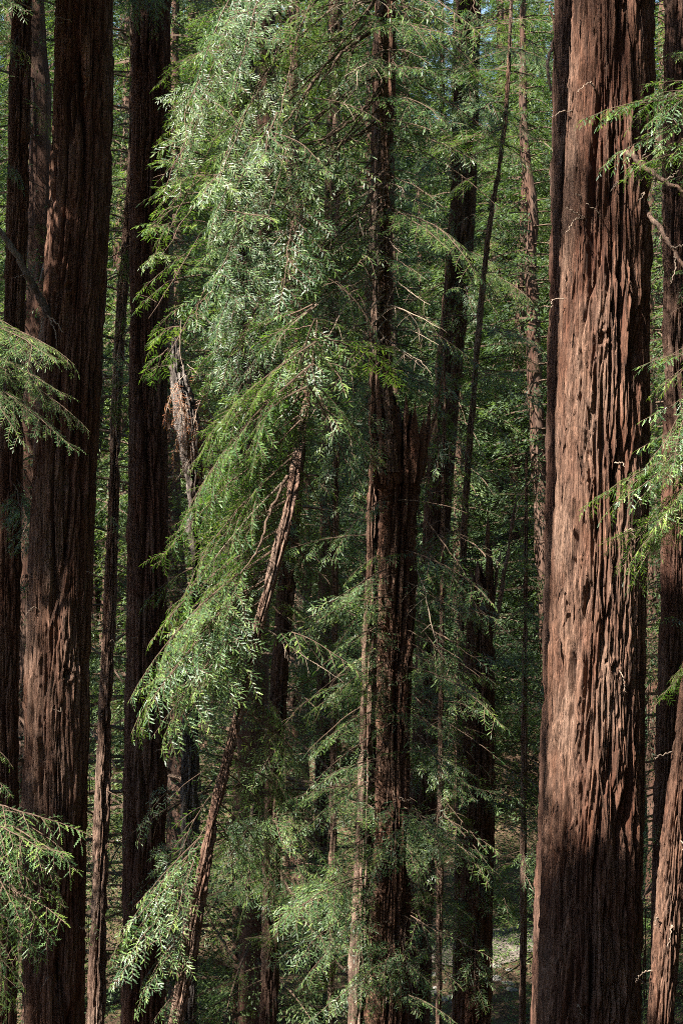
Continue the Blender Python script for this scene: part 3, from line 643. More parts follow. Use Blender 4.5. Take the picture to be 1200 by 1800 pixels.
# boughs of the slim leaning redwood
for b, t, yb, yt, k in [((560, 600), (330, 830), 16, 15.3, 'leaf'), ((552, 640), (300, 965), 16, 15.1, 'leaf'), ((545, 680), (340, 880), 16, 15.0, 'leaf'), ((535, 740), (288, 1000), 16, 15.2, 'leaf'),
                        ((525, 800), (330, 1040), 16, 15.0, 'leaf'), ((510, 880), (300, 1090), 16, 15.2, 'leaf'), ((500, 930), (270, 1130), 16, 15.1, 'leaf'), ((495, 960), (225, 1235), 16, 14.9, 'leaf'),
                        ((480, 1010), (232, 1290), 16, 14.8, 'leaf'), ((470, 1050), (290, 1310), 16, 14.8, 'leaf'), ((450, 1100), (300, 1240), 16, 15.3, 'bare'), ((480, 1000), (330, 1220), 16, 15.2, 'bare'),
                        ((470, 1030), (280, 1180), 16, 15.0, 'bare'), ((455, 1090), (360, 1300), 16, 15.2, 'leaf'), ((470, 1020), (260, 1230), 16, 14.7, 'leaf'), ((460, 1060), (250, 1260), 16, 14.6, 'leaf'), ((440, 1100), (280, 1320), 16, 14.7, 'leaf'), ((470, 1000), (300, 1170), 16, 14.8, 'leaf'), ((430, 1140), (320, 1300), 16, 14.8, 'leaf'), ((420, 1120), (240, 1215), 16, 14.9, 'leaf'), ((480, 960), (330, 1110), 16, 14.8, 'leaf'),
                        ((360, 1470), (240, 1590), 16, 14.7, 'leaf'), ((350, 1520), (210, 1640), 16, 14.7, 'leaf'), ((345, 1560), (225, 1690), 16, 14.6, 'leaf'), ((335, 1610), (200, 1740), 16, 14.8, 'leaf'), ((330, 1650), (260, 1760), 16, 14.6, 'leaf'), ((350, 1500), (300, 1640), 16, 14.6, 'leaf'), ((340, 1560), (390, 1660), 16, 14.6, 'sparse'),
                        ((400, 1335), (300, 1400), 16, 15.6, 'sparse'), ((385, 1390), (300, 1540), 16, 15.4, 'leaf'), ((370, 1450), (285, 1590), 16, 15.3, 'leaf'), ((365, 1480), (195, 1690), 16, 15.0, 'leaf'), ((360, 1500), (250, 1600), 16, 15.0, 'leaf'),
                        ((350, 1540), (230, 1660), 16, 15.1, 'leaf'), ((345, 1580), (215, 1720), 16, 15.0, 'leaf'), ((335, 1630), (240, 1790), 16, 15.0, 'leaf'), ((318, 1740), (250, 1850), 15.9, 15.0, 'leaf'),
                        ((430, 1220), (525, 1300), 16, 15.5, 'leaf'), ((420, 1250), (545, 1370), 16, 15.4, 'leaf'), ((410, 1290), (500, 1420), 16, 15.3, 'leaf'), ((400, 1330), (540, 1480), 16, 15.4, 'leaf'),
                        ((395, 1360), (480, 1500), 16, 15.2, 'leaf'), ((380, 1410), (490, 1600), 16, 15.2, 'leaf'), ((370, 1450), (470, 1560), 16, 15.1, 'sparse'), ((372, 1440), (420, 1590), 16, 15.1, 'leaf'),
                        ((545, 680), (640, 900), 16, 15.4, 'sparse'), ((520, 820), (600, 960), 16, 15.6, 'sparse'), ((500, 940), (600, 1090), 16, 15.5, 'sparse'), ((550, 640), (450, 900), 15.9, 15.0, 'leaf'), ((560, 560), (520, 800), 16, 15.2, 'leaf')]:
    right = t[0] > b[0]
    B('L', (b[0]+(4 if right else -4), b[1]), t, 15.55, (16.4 if right else yt+(0.8 if b[1] < 1130 and t[1] < 1200 else 0.35)), k)
for i in range(44):
    y0 = random.uniform(480, 1150); sg = random.choice([-1, -1, -1, 1]); ln = random.uniform(80, 190); x0 = lean_x(y0)
    B('L', (x0+sg*10, y0), (x0+sg*ln, y0+ln*random.uniform(0.3, 1.2)), 15.6, 16.1+random.uniform(-0.7, 0.9), random.choice(['leaf', 'leaf', 'sparse', 'bare']))
for b, t in [((552, 590), (610, 690)), ((556, 580), (490, 690)), ((545, 640), (590, 760)), ((548, 620), (500, 740)), ((556, 560), (560, 690))]: B('L', b, t, 16.3, 15.6)
limb(T['L'][0], [at(505, 835, 15.45), at(475, 900, 15.4), at(455, 960, 15.3), at(425, 1010, 15.3)], [.014, .012, .009, .005], TWIG)

random.seed(103)
# shoots on the broken-topped redwood
for b, t, yt, k in [((690, 870), (585, 985), 17.2, 'leaf'), ((700, 880), (820, 900), 17.3, 'sparse'), ((690, 1010), (540, 1095), 17.2, 'leaf'), ((690, 1050), (520, 1120), 17.0, 'leaf'), ((690, 1040), (575, 1180), 17.0, 'leaf'),
                    ((700, 1160), (570, 1235), 17.1, 'leaf'), ((690, 1190), (555, 1225), 17.2, 'leaf'), ((690, 1240), (545, 1320), 17.0, 'leaf'), ((690, 1270), (610, 1370), 17.0, 'sparse'), ((665, 1385), (480, 1420), 17.0, 'leaf'),
                    ((660, 1365), (500, 1475), 16.9, 'leaf'), ((665, 1340), (540, 1400), 17.0, 'leaf'), ((660, 1540), (475, 1635), 16.8, 'leaf'), ((665, 1560), (480, 1610), 16.9, 'leaf'), ((670, 1580), (505, 1700), 16.8, 'leaf'),
                    ((660, 1600), (540, 1730), 16.9, 'leaf'), ((690, 1660), (580, 1780), 16.9, 'leaf'), ((690, 1640), (640, 1800), 16.8, 'leaf'), ((710, 1640), (720, 1780), 16.8, 'leaf'), ((720, 1500), (790, 1600), 17.2, 'sparse'),
                    ((725, 1440), (660, 1560), 17.0, 'leaf'), ((730, 1420), (800, 1520), 17.1, 'leaf'), ((730, 1290), (800, 1400), 17.1, 'leaf'), ((725, 1220), (800, 1300), 17.2, 'leaf'), ((735, 1100), (800, 1190), 17.2, 'leaf'),
                    ((735, 1600), (790, 1740), 17.1, 'leaf'), ((735, 960), (850, 1080), 17.4, 'sparse'), ((735, 900), (830, 1020), 17.3, 'sparse'), ((735, 1000), (790, 1150), 17.2, 'bare'), ((660, 640), (560, 760), 17.0, 'sparse'),
                    ((665, 700), (560, 860), 17.0, 'leaf'), ((665, 760), (590, 900), 17.0, 'leaf'), ((690, 1480), (640, 1590), 17.0, 'bare'), ((690, 1390), (700, 1530), 17.1, 'leaf'), ((700, 1180), (720, 1320), 17.3, 'sparse')]:
    B('F2', b, t, 17.8, yt, k)

for i in range(46):
    y0 = random.uniform(960, 1700); sg = random.choice([-1, -1, 1]); ln = random.uniform(80, 190); x0 = 695-(y0-900)*0.012
    B('F2', (x0+sg*15, y0), (x0+sg*ln, y0+ln*random.uniform(0.15, 0.9)), 17.9, 17.7+random.uniform(-1.0, 0.5), random.choice(['leaf', 'leaf', 'sparse']))
tree('Y1', 'young_redwood', 'slender shaded young redwood clothed in green sprays, between the leaning and the broken-topped redwood', [(300, 596, 6, 21), (900, 590, 11, 21), (1840, 582, 15, 21)], 40, 160, BARK_YOUNG, 430, scale=0.5, depth=0.3, broken=0.1)
tree('Y2', 'young_redwood', 'slender shaded young redwood clothed in green sprays, between the two broken redwoods', [(620, 782, 6, 21.5), (1100, 776, 10, 21.5), (1840, 770, 14, 21.5)], 40, 160, BARK_YOUNG, 450, scale=0.5, depth=0.3, broken=0.1)
tree('Y3', 'young_redwood', 'slender shaded young redwood clothed in green sprays, against the dark side of the massive trunk', [(800, 925, 6, 26), (1100, 922, 10, 26), (1840, 918, 14, 26)], 40, 160, BARK_YOUNG, 470, scale=0.5, depth=0.3, broken=0.1)
for key, n, lo, hi in (('Y1', 60, 380, 1760), ('Y2', 76, 680, 1600), ('Y3', 64, 850, 1560)):
    for i in range(n):
        y0 = random.uniform(lo, hi); c, rad = trunk_px(key, y0); a = random.uniform(0, 2*math.pi); ln = random.uniform(0.6, 1.3)*(0.5+0.5*min(1, (y0-lo+100)/500))
        d = np.array([math.cos(a), math.sin(a)*0.9, -random.uniform(0.1, 0.7)]); place_bough(T[key][0], c, c+d*ln, random.choice(['leaf', 'leaf', 'sparse']))

random.seed(104)
# the young stem and the trunks behind it
for i in range(64):
    y0 = random.uniform(-120, 1250); ln = random.uniform(60, 130); sg = random.choice([-1, 1])
    x0 = float(np.interp(y0, [-40, 200, 450, 900, 1300], [899, 888, 853, 817, 808]))
    B('I', (x0, y0), (x0+sg*ln, y0+ln*random.uniform(0.1, 0.9)), 24, 24+random.uniform(-1.5, 1.5), random.choice(['leaf', 'leaf', 'sparse']))
for key, n, y_lo, y_hi in (('G', 76, -200, 1000), ('F1', 54, -200, 1500), ('H', 40, 1080, 1620), ('M', 40, 640, 1720), ('O', 16, 900, 1700), ('N', 14, 900, 1750), ('C', 12, -60, 900), ('D', 26, -100, 1750), ('E', 18, -80, 1000), ('J', 18, -60, 1700), ('P', 12, 0, 1500), ('Q', 14, 0, 1500)):
    for i in range(n):
        y0 = random.uniform(y_lo, y_hi); c, rad = trunk_px(key, y0); Y = c[1]; a = random.uniform(0, 2*math.pi)
        if key in ('F1', 'G', 'J'): a = random.uniform(math.pi*0.9, math.pi*2.1)
        if key in ('C',): a = random.choice([random.uniform(-.6, .6), random.uniform(math.pi-.5, math.pi+.2)])
        ln = random.uniform(0.8, 1.9); d = np.array([math.cos(a), math.sin(a)*0.8, -random.uniform(0.1, 0.9)]); d /= np.linalg.norm(d)
        place_bough(T[key][0], c+d*rad*0.5, c+d*ln, random.choice(['leaf', 'leaf', 'leaf', 'sparse']))
for bp, tp in [((338, 700), (300, 770)), ((345, 720), (330, 830)), ((400, 690), (420, 790)), ((395, 680), (410, 760)), ((320, 690), (325, 790)), ((340, 650), (375, 760)), ((325, 660), (290, 750)), ((350, 690), (390, 790)), ((330, 720), (310, 840)), ((410, 640), (400, 720)), ((345, 740), (360, 850))]:
    B('O', bp, tp, 21.7, 21.2, 'dead')
for bp, tp in [((312, 640), (262, 655)), ((320, 560), (335, 700)), ((340, 800), (300, 860)), ((303, 400), (333, 370)), ((303, 350), (350, 420)), ((330, 640), (400, 700))]:
    B('O', bp, tp, 21.7, 21.3, 'bare')

random.seed(105)
# trees standing outside the picture whose boughs reach into it
def edge_tree(key, x, Y, label, width, mat=BARK, seed=500, top=-1000):
    spec = [(-300 if top < -300 else top+50, x, width, Y), (900, x, width*1.1, Y), (1840, x, width*1.2, Y)]
    root = tree_root('redwood_tree', spec, label); o, smp = make_trunk(root, spec, 60, 120, mat, seed, fine=False, top=top); T[key] = (root, smp, o)
edge_tree('W1', -200, 12.0, 'redwood out of view whose sunlit bough fills the lower left corner', 26, top=1050)
edge_tree('W2', -260, 19.6, 'redwood out of view whose leafy bough crosses the shaded trunk at mid height', 40, seed=520)
edge_tree('X1', 1480, 14.0, 'redwood out of view whose sunny sprays hang over the massive trunk', 90, seed=540)
for b, t, yb, yt in [((-50, 1400), (150, 1470), 13, 12.8), ((-50, 1440), (140, 1535), 13, 12.6), ((-60, 1340), (22, 1400), 13, 12.8), ((-60, 1460), (110, 1600), 13, 12.8), ((-60, 1500), (100, 1655), 13, 12.8),
                     ((-60, 1560), (45, 1735), 13, 12.9), ((-60, 1470), (60, 1560), 13, 12.9), ((-60, 1290), (22, 1350), 13, 12.9), ((-40, 1480), (125, 1500), 13, 12.5), ((-40, 1530), (120, 1620), 13, 12.6), ((-40, 1590), (80, 1690), 13, 12.7), ((-40, 1500), (40, 1620), 13, 12.5), ((-40, 1640), (30, 1770), 13, 12.8), ((-30, 1420), (110, 1450), 13, 12.9), ((-50, 1420), (70, 1500), 13, 12.4)]:
    B('W1', b, t, yb-1.0, yt-0.95, fat=1.25, roll=random.gauss(0, .25))
    B('W1', (b[0]+20, b[1]+random.uniform(-15, 25)), (t[0]-random.uniform(15, 45), t[1]+random.uniform(10, 55)), yb-1.0, yt-1.0+random.uniform(0, .5), fat=1.1, roll=random.gauss(0, .3))
for b, t, yb, yt in [((-90, 560), (130, 640), 18, 17), ((-80, 600), (110, 700), 18, 17), ((-70, 640), (125, 795), 18, 17.2), ((-80, 520), (80, 610), 18, 17.4), ((-80, 640), (40, 780), 18, 17.2), ((-60, 620), (160, 760), 18, 17.4),
                     ((-90, -60), (45, 25), 18, 17), ((-60, -120), (30, -5), 18, 17), ((-80, 20), (60, 110), 18, 17.8)]:
    B('W2', b, t, yb, yt, fat=0.75)
    if random.random() < 0.5: B('W2', (b[0]+random.uniform(10, 50), b[1]+random.uniform(-20, 20)), (t[0]-random.uniform(10, 60), t[1]+random.uniform(-30, 30)), yb, yt+random.uniform(-.4, .3))
limb(T['W2'][0], [at(-300, 560, 18), at(-150, 540, 17.9), at(-60, 600, 17.8)], [.04, .03, .015], TWIG)
for b, t, yb, yt in [((1330, 170), (1022, 212), 14, 14.4), ((1300, 190), (1085, 190), 14, 14.3), ((1320, 210), (1060, 285), 14, 14.3), ((1290, 140), (1130, 150), 14, 14.2), ((1300, 240), (1120, 290), 14, 14.0), ((1300, 120), (1150, 230), 14, 14.0),
                     ((1340, 620), (1120, 650), 14, 14.0), ((1320, 640), (1130, 740), 14, 13.9), ((1310, 690), (1120, 790), 14, 14.0), ((1320, 740), (1025, 890), 14, 14.4), ((1300, 780), (1060, 870), 14, 14.3), ((1290, 760), (1150, 930), 14, 13.9),
                     ((1300, 830), (1095, 1005), 14, 14.1), ((1290, 880), (1130, 960), 14, 14.0), ((1300, 680), (1140, 850), 14, 13.8), ((1290, 720), (1170, 900), 14, 13.7), ((1280, 850), (1060, 960), 14, 14.3), ((1290, 1100), (1160, 1230), 14, 15), ((1300, 560), (1150, 640), 14, 14.0), ((1290, 300), (1150, 330), 14, 14.3), ((1260, 620), (1140, 700), 14, 13.8), ((1260, 700), (1130, 820), 14, 13.8), ((1260, 790), (1110, 900), 14, 14.1), ((1250, 200), (1120, 240), 14, 14.2), ((1250, 240), (1090, 320), 14, 14.3)]:
    B('X1', b, t, yb, yt)
    B('X1', (b[0]-random.uniform(20, 80), b[1]+random.uniform(-30, 30)), (t[0]+random.uniform(15, 70), t[1]+random.uniform(-45, 60)), yb, yt+random.uniform(-.4, .3))
B('C', (300, -40), (355, 30), 23.5, 21.5); B('C', (270, -60), (250, 12), 23.5, 21.0); B('C', (262, -40), (215, 15), 23.5, 21)

# ------------------------------------------------------------------ the wood behind
def crown_mesh(name, seed, H, base, rad, nb, blen, dens=105):
    r = np.random.default_rng(seed); A = Acc(); P = []; D = []; NN = []; LL = []; TT = []
    for i in range(nb):
        u = (i+r.random())/nb; z = base+(H-base)*u**1.05; a = i*2.399+r.normal()*0.5
        ln = rad*(1-u)**0.7*r.uniform(0.5, 1.15)+0.4; dr = r.uniform(0.1, 0.55)
        d = np.array([math.cos(a), math.sin(a), 0]); s = np.array([-d[1], d[0], 0])
        ax = np.array([d*ln*x+np.array([0, 0, z+0.12*ln*x-dr*ln*x*x]) for x in np.linspace(0, 1, 6)])
        V, Q = tube(ax, np.linspace(0.035, 0.008, 6)*(0.4+ln/4), 3); A.add(V, Q, 1)
        k = int(ln*dens); x = r.uniform(0.12, 1.02, k)**0.8
        c = polyline_points(ax, 60)[np.minimum((x*59).astype(int), 59)]
        off = r.uniform(-1, 1, k)*ln*0.36*(1.15-x)*np.minimum(1, x*3)
        c = c+s*off[:, None]+d*(np.abs(off)*0.45)[:, None]+np.array([0, 0, 1.0])*(-np.abs(off)*0.45+r.normal(size=k)*0.09)[:, None]
        P.append(c); D.append(d*0.9+s*np.sign(off)[:, None]*r.uniform(0.2, 1.3, k)[:, None]+np.array([0, 0, -1.0])*r.uniform(-0.1, 0.9, k)[:, None]+0.25*r.normal(size=(k, 3)))
        NN.append(np.array([0, 0, 1.0])+0.45*r.normal(size=(k, 3))); LL.append(blen*r.uniform(0.6, 1.4, k)); TT.append(np.clip(r.uniform(0.2, 0.75)+0.22*r.normal(size=k), 0, 1))
    stamp(A, KITE, np.concatenate(P), np.concatenate(D), np.concatenate(NN), np.concatenate(LL), 0, np.concatenate(TT), r)
    return A.mesh(name, [LEAF_FAR, TWIG])
CROWNS = [crown_mesh('crown', 40+i, 30, b, rd, 170, 0.15) for i, (b, rd) in enumerate([(6, 3.6), (3, 4.2), (9, 3.4)])]+[crown_mesh('crown', 43, 30, 1.5, 3.8, 170, 0.085, 175)]
def far_trunk_mesh(seed):
    n = 40; z = np.linspace(-1, 29, n); r = np.random.default_rng(seed)
    pts = np.stack([0.15*np.cumsum(r.normal(size=n))*0.3, 0.15*np.cumsum(r.normal(size=n))*0.3, z], 1)
    V, Q = tube(pts, np.interp(z, [-1, 1, 28, 29], [0.5, 0.4, 0.06, 0.02]), 20)
    V[:, :2] *= 1+0.06*r.normal(size=(len(V), 1)); return mk_mesh('trunk', V, [Q], [BARK_FAR], [0], {'ridge': r.uniform(0, 1, len(V))}, True)
FTR = [far_trunk_mesh(i) for i in range(3)]
HD = S[:2]/np.linalg.norm(S[:2])
CLEAR = np.array([at(770, 1720, 44), at(880, 1650, 47), at(910, 1730, 44), at(930, 1620, 50), at(205, 650, 60), at(900, 300, 70), at(900, 850, 70), at(460, 1600, 52)])
random.seed(106)
spots = []
for Y, n, xr in ((34, 4, 9), (43, 6, 12), (52, 8, 15), (64, 12, 18), (71, 12, 19), (78, 13, 22), (87, 14, 24), (94, 17, 26), (112, 20, 30), (132, 20, 34)):
    for i in range(n):
        spots.append((-xr+2*xr*(i+0.5+random.uniform(-.4, .4))/n, Y+random.uniform(-4, 4)))
THICK = [(-1.6, 31), (0.4, 33), (-3.5, 36), (1.7, 37), (-5.6, 33), (-2.2, 46), (-6.8, 41), (-4.6, 49), (0.9, 51)]
for x, y in spots+THICK:
    px = 600+x/y*F
    if y < 60 and 800-3.4/y*F*0.6 < px < 1000+3.4/y*F*0.3: continue             # the clearing by the creek, open to the hillside
    if y < 62 and (x, y) not in THICK:
        v = CLEAR[:, :2]-np.array([x, y]); al = -(v@HD); pr = np.abs(v@np.array([-HD[1], HD[0]])); hz = CLEAR[:, 2]-al*math.tan(SUN_EL)
        if np.any((al > -3) & (pr < 3.2) & (CLEAR[:, 2]+np.abs(al)*math.tan(SUN_EL) < 34)): continue
    z = float(gz(np.array([x]), np.array([y]))[0])
    root = link('redwood_tree', None, loc=(x, y, z-0.2)); root.rotation_euler = (random.gauss(0, .02), random.gauss(0, .02), random.uniform(0, 6.28)); s = random.uniform(0.8, 1.25); root.scale = (s, s, s*random.uniform(0.95, 1.2))
    near = y < 58
    tag(root, 'shaded green redwood in the thicket on the valley floor behind the trunks' if near else 'sunlit green redwood on the hillside far behind the trunks', 'tree', 'redwoods of the valley thicket' if near else 'redwoods on the far hillside')
    link('trunk', random.choice(FTR), root); link('crown', CROWNS[3] if y < 48 else random.choice(CROWNS[:3]), root)

for x, y in [(9, -4), (13, 4), (16, 12), (12, 20), (17, 24), (7, -12), (14, -14), (1, -16), (20, -4), (22, 18), (-3, -24), (8, -24), (19, -22), (14, 31), (21, 33), (11.5, 12), (9.5, 4), (8.5, -4), (11, 8), (12, 17), (14.5, 27), (1.5, -9), (3, -14), (-3, -16), (12, -2), (9.5, -9)]:  # unseen trees added to cut the sky light reaching the wood
    z = float(gz(np.array([x]), np.array([y]))[0]); root = link('redwood_tree', None, loc=(x, y, z-0.2)); root.rotation_euler = (0, 0, random.uniform(0, 6.28)); s = random.uniform(1.0, 1.3); root.scale = (s*1.15, s*1.15, s)
    tag(root, 'unseen redwood added behind or beside the viewpoint to block sky light', 'tree', 'added redwoods behind the viewpoint'); link('trunk', random.choice(FTR), root); link('crown', random.choice(CROWNS[:3]), root)
# undergrowth on the valley floor and the hillside
def scatter_leaves(name, label, regions, mat, ln, seed):
    r = np.random.default_rng(seed); A = Acc(); P = []; L = []
    for (x0, x1, y0, y1, n, h) in regions:
        x = r.uniform(x0, x1, n); y = r.uniform(y0, y1, n)
        m = perlin(np.stack([x*0.35, y*0.35, 0*x+seed], 1), 8) > -0.3
        x, y = x[m], y[m]; hh = h*(0.35+0.65*np.clip(perlin(np.stack([x*0.8, y*0.8, 0*x+9], 1), 9)+0.5, 0, 1))
        P.append(np.stack([x, y, gz(x, y)+hh*r.uniform(0.02, 1, len(x))], 1)); L.append(ln*r.uniform(0.5, 1.4, len(x)))
    P = np.concatenate(P); L = np.concatenate(L); k = len(P); a = r.uniform(0, 6.28, k)
    stamp(A, KITE, P, np.stack([np.cos(a), np.sin(a), r.uniform(-.6, .8, k)], 1), np.array([0, 0, 1.0])+0.5*r.normal(size=(k, 3)), L, 0, np.clip(0.5+0.25*r.normal(size=k), 0, 1), r)
    return tag(link(name, A.mesh(name, [mat])), label, 'undergrowth', kind='stuff')
scatter_leaves('undergrowth', 'low bright green undergrowth on the valley floor between the trunks', [(-15, 15, 38, 66, 70000, 1.1), (4, 12, 40, 62, 12000, 1.0)], LEAF_BUSH, 0.13, 3)
scatter_leaves('hillside_shrubs', 'mass of shrubs covering the hillside behind the far redwoods', [(-22, 22, 58, 100, 56000, 2.2), (-32, 32, 95, 140, 30000, 3.0)], LEAF_FAR, 0.24, 4)

random.seed(107)
# path, creek stones, fern
pts = np.array([(px, py) for px, py in [(780, 1700), (850, 1668), (900, 1655), (960, 1648), (1060, 1650)]], float)
def on_ground(px, py):
    lo, hi = 20.0, 140.0
    for Y in np.arange(24, 140, 0.25):
        p = at(px, py, Y)
        if p[2] <= float(gz(np.array([p[0]]), np.array([p[1]]))[0]): return p
    return at(px, py, 60)
pc = np.array([on_ground(*q) for q in pts]); pc = polyline_smooth(pc, 40)
dirn = np.gradient(pc[:, :2], axis=0); dirn /= np.linalg.norm(dirn, axis=1)[:, None]; nrm = np.stack([-dirn[:, 1], dirn[:, 0]], 1)
Vp = []
for k in np.linspace(-1, 1, 7):
    q = pc[:, :2]+nrm*k*(1.1+0.15*np.sin(np.arange(40)*0.7+k*4))[:, None]; Vp.append(np.column_stack([q, gz(q[:, 0], q[:, 1])+0.03+0.02*(1-k*k)]))
Vp = np.concatenate(Vp); ii = (np.arange(6)[:, None]*40+np.arange(39)[None, :]).ravel()
tag(link('path', mk_mesh('path', Vp, [np.stack([ii, ii+40, ii+41, ii+1], 1)], [PATHM], smooth=True)), kind='structure')

def stone_mesh(seed):
    r = np.random.default_rng(seed); n, m = 9, 12; V = []
    for i in range(n):
        for j in range(m):
            t = math.pi*i/(n-1); p = 2*math.pi*j/m; V.append((math.sin(t)*math.cos(p), math.sin(t)*math.sin(p)*0.8, math.cos(t)*0.55))
    V = np.array(V); V *= (1+0.25*perlin(V*1.6+seed, 12)+0.1*perlin(V*4+seed, 13))[:, None]
    Q = np.array([(i*m+j, i*m+(j+1) % m, i*m+m+(j+1) % m, i*m+m+j) for i in range(n-1) for j in range(m)]); return mk_mesh('creek_stone', V, [Q], [STONE], smooth=True)
STN = [stone_mesh(i) for i in range(4)]
for i in range(26):
    px, py = (random.uniform(728, 800), random.uniform(1670, 1780)) if i < 16 else (random.uniform(860, 945), random.uniform(1690, 1760))
    p = on_ground(px, py); o = link('creek_stone', random.choice(STN), loc=p); s = random.uniform(0.07, 0.22); o.scale = (s, s, s*random.uniform(0.6, 1)); o.rotation_euler = (0, 0, random.uniform(0, 6))
    tag(o, 'pale stone on the valley floor beside the foot of the broken-topped redwood' if i < 16 else 'pale stone on the valley floor below the path near the massive trunk', 'stone', 'creek stones left of the shaded broken trunk' if i < 16 else 'creek stones below the path')

def fern_mesh(seed):
    r = np.random.default_rng(seed); A = Acc()
    for i in range(16):
        a = i*2.4+r.normal()*0.2; ln = r.uniform(0.6, 1.0); d = np.array([math.cos(a), math.sin(a), 0]); s = np.array([-d[1], d[0], 0])
        x = np.linspace(0, 1, 12); ax = d*(ln*x*0.85)[:, None]+np.array([0, 0, 1.0])*(ln*(1.25*x-1.05*x*x))[:, None]
        V, Q = tube(ax, np.linspace(0.006, 0.002, 12), 3); A.add(V, Q, 0, 0.2)
        q = polyline_points(ax, 46)[3:]; k = len(q); w = 0.15*ln*np.sin(np.pi*np.linspace(0.12, 0.98, k))
        for sg in (-1, 1):
            stamp(A, (KITE[0]*np.array([1, 0.5, 1]), KITE[1]), q, np.tile(s*sg+d*0.35+np.array([0, 0, -0.15]), (k, 1)), np.tile([0, 0, 1.0], (k, 1))+0.1*r.normal(size=(k, 3)), w+0.02, 0, np.clip(0.6+0.2*r.normal(size=k), 0, 1), r)
    return A.mesh('frond', [LEAF_BUSH])
FRN = [fern_mesh(i) for i in range(2)]
for i, (px, py, lab) in enumerate([(372, 1768, 'sunlit sword fern at the bottom edge beside the leaning redwood'), (345, 1800, 'lower sword fern cut by the bottom edge beside the leaning redwood'), (470, 1790, 'shaded sword fern at the bottom edge near the middle'), (1146, 1640, 'sword fern behind the leaning young trunk in the corner'), (900, 1612, 'sword fern beyond the path by the massive trunk')]):
    p = on_ground(px, py); root = link('sword_fern', None, loc=p); root.scale = (1.2,)*3; tag(root, lab, 'fern'); link('fronds', FRN[i % 2], root)

# ------------------------------------------------------------------ unseen canopy added above and outside the picture to shade the wood
random.seed(108)
LITG = {}; SHADEG = {}
LITR = []
def lit(px0, px1, py0, py1, Y, n, r=0.6):
    LITR.extend([r]*n)
    LITG[(px0, px1, py0, py1)] = [at(random.uniform(px0, px1), random.uniform(py0, py1), Y) for _ in range(n)]
lit(985, 1110, 560, 1050, 15.6, 70, 0.5); lit(985, 1060, 1050, 1380, 15.6, 36, 0.5); lit(985, 1045, -20, 560, 15.6, 44, 0.45)
lit(965, 985, 1300, 1500, 15.7, 10)
lit(290, 460, 80, 700, 16.2, 90); lit(400, 560, 0, 250, 16.5, 25); lit(300, 480, 800, 1300, 15.3, 60); lit(220, 420, 1180, 1330, 15, 25); lit(220, 440, 1480, 1760, 15.2, 40)
lit(0, 120, 600, 780, 17.2, 24, 0.8); lit(0, 140, 1430, 1590, 11.75, 30, 0.7); lit(1040, 1200, 200, 300, 14.2, 14); lit(1060, 1200, 640, 980, 14.1, 30); lit(1150, 1200, 1350, 1800, 14.3, 16)
lit(50, 110, 960, 1120, 19.7, 7, 0.5); lit(60, 150, 1120, 1420, 19.7, 10, 0.52); lit(560, 720, 20, 420, 17.3, 18); lit(500, 640, 1180, 1500, 17, 12); lit(480, 600, 1560, 1680, 16.9, 10)
lit(700, 870, -20, 140, 22, 16, 0.7); lit(670, 745, 690, 1150, 17.6, 16, 0.5); lit(300, 350, 580, 850, 21.6, 12, 0.8); lit(850, 960, 150, 450, 26, 14, 0.7); lit(740, 800, 1690, 1750, 44, 4); lit(850, 950, 1640, 1740, 46, 6); lit(190, 220, 560, 800, 40, 4); lit(160, 205, 1050, 1500, 26.8, 8, 0.5)
LITP = np.array(sum(LITG.values(), [])); LITR = np.array(LITR)
STANDS = []  # unseen trees added to carry the shading boughs, later joined by visible trunks
for (x, y, w) in [(-9.25, 7.25, .4), (-9, 2, .5), (-12, 9, .5), (-7.5, -3, .45), (-15, 3, .5), (-11, 15, .45), (-16, 14, .5), (-13, 21, .45), (-19, 8, .5), (-18, 21, .5), (-10, -9, .5), (-14, -5, .5), (-20, -1, .5), (-15.5, 28, .5), (-11, 26, .45), (-22, 15, .5), (-5, -8, .5), (-24, 4, .5), (-22, 27, .5), (-6.5, 6, .4), (-12.2, 4.2, .16), (-16.5, -1.5, .3), (-13, 0, .2), (6.5, 7, .35), (5.5, 0, .35), (9.5, 13, .4), (4, -5, .35), (8.5, 22, .4)]:
    z = float(gz(np.array([x]), np.array([y]))[0]); n = 60
    w_ = LITP[:, :2]-np.array([x, y]); hd = -S[:2]/np.linalg.norm(S[:2]); al = w_@hd; pr = np.abs(w_@np.array([-hd[1], hd[0]]))
    hit = (al > 0) & (pr < w+0.15); top = min(46.0, float((LITP[hit, 2]+al[hit]*math.tan(SUN_EL)).min())-1.0) if hit.any() else 46.0
    if x == -9.25: top = 48.0  # unseen trunk added to throw its shadow on the dark narrow redwood
    if top-z < 7: continue
    root = link('redwood_tree', None, loc=(x, y, z)); tag(root, 'unseen redwood added outside the picture to shade the wood', 'tree', 'unseen redwoods added for shade')
    zz = np.linspace(-0.5, top-z, n); pts = np.stack([0.2*np.sin(zz*.15+x), 0.2*np.cos(zz*.13+y), zz], 1)
    V, Q = tube(pts, np.interp(zz/(top-z), [0, .04, .7, 1], [w*1.3, w, w*.55, .04]), 16); link('trunk', mk_mesh('trunk', V, [Q], [BARK_FAR], [0], {'ridge': np.full(len(V), .5)}, True), root)
    STANDS.append((root, x, y, top)); pass
for key in ('B', 'C', 'E', 'F1', 'G', 'J', 'P', 'Q'):
    zv, cx, cy, rd = T[key][1]; STANDS.append((T[key][0], float(cx[-1]), float(cy[-1]), float(zv[-1])))
SXY = np.array([(a[1], a[2]) for a in STANDS])

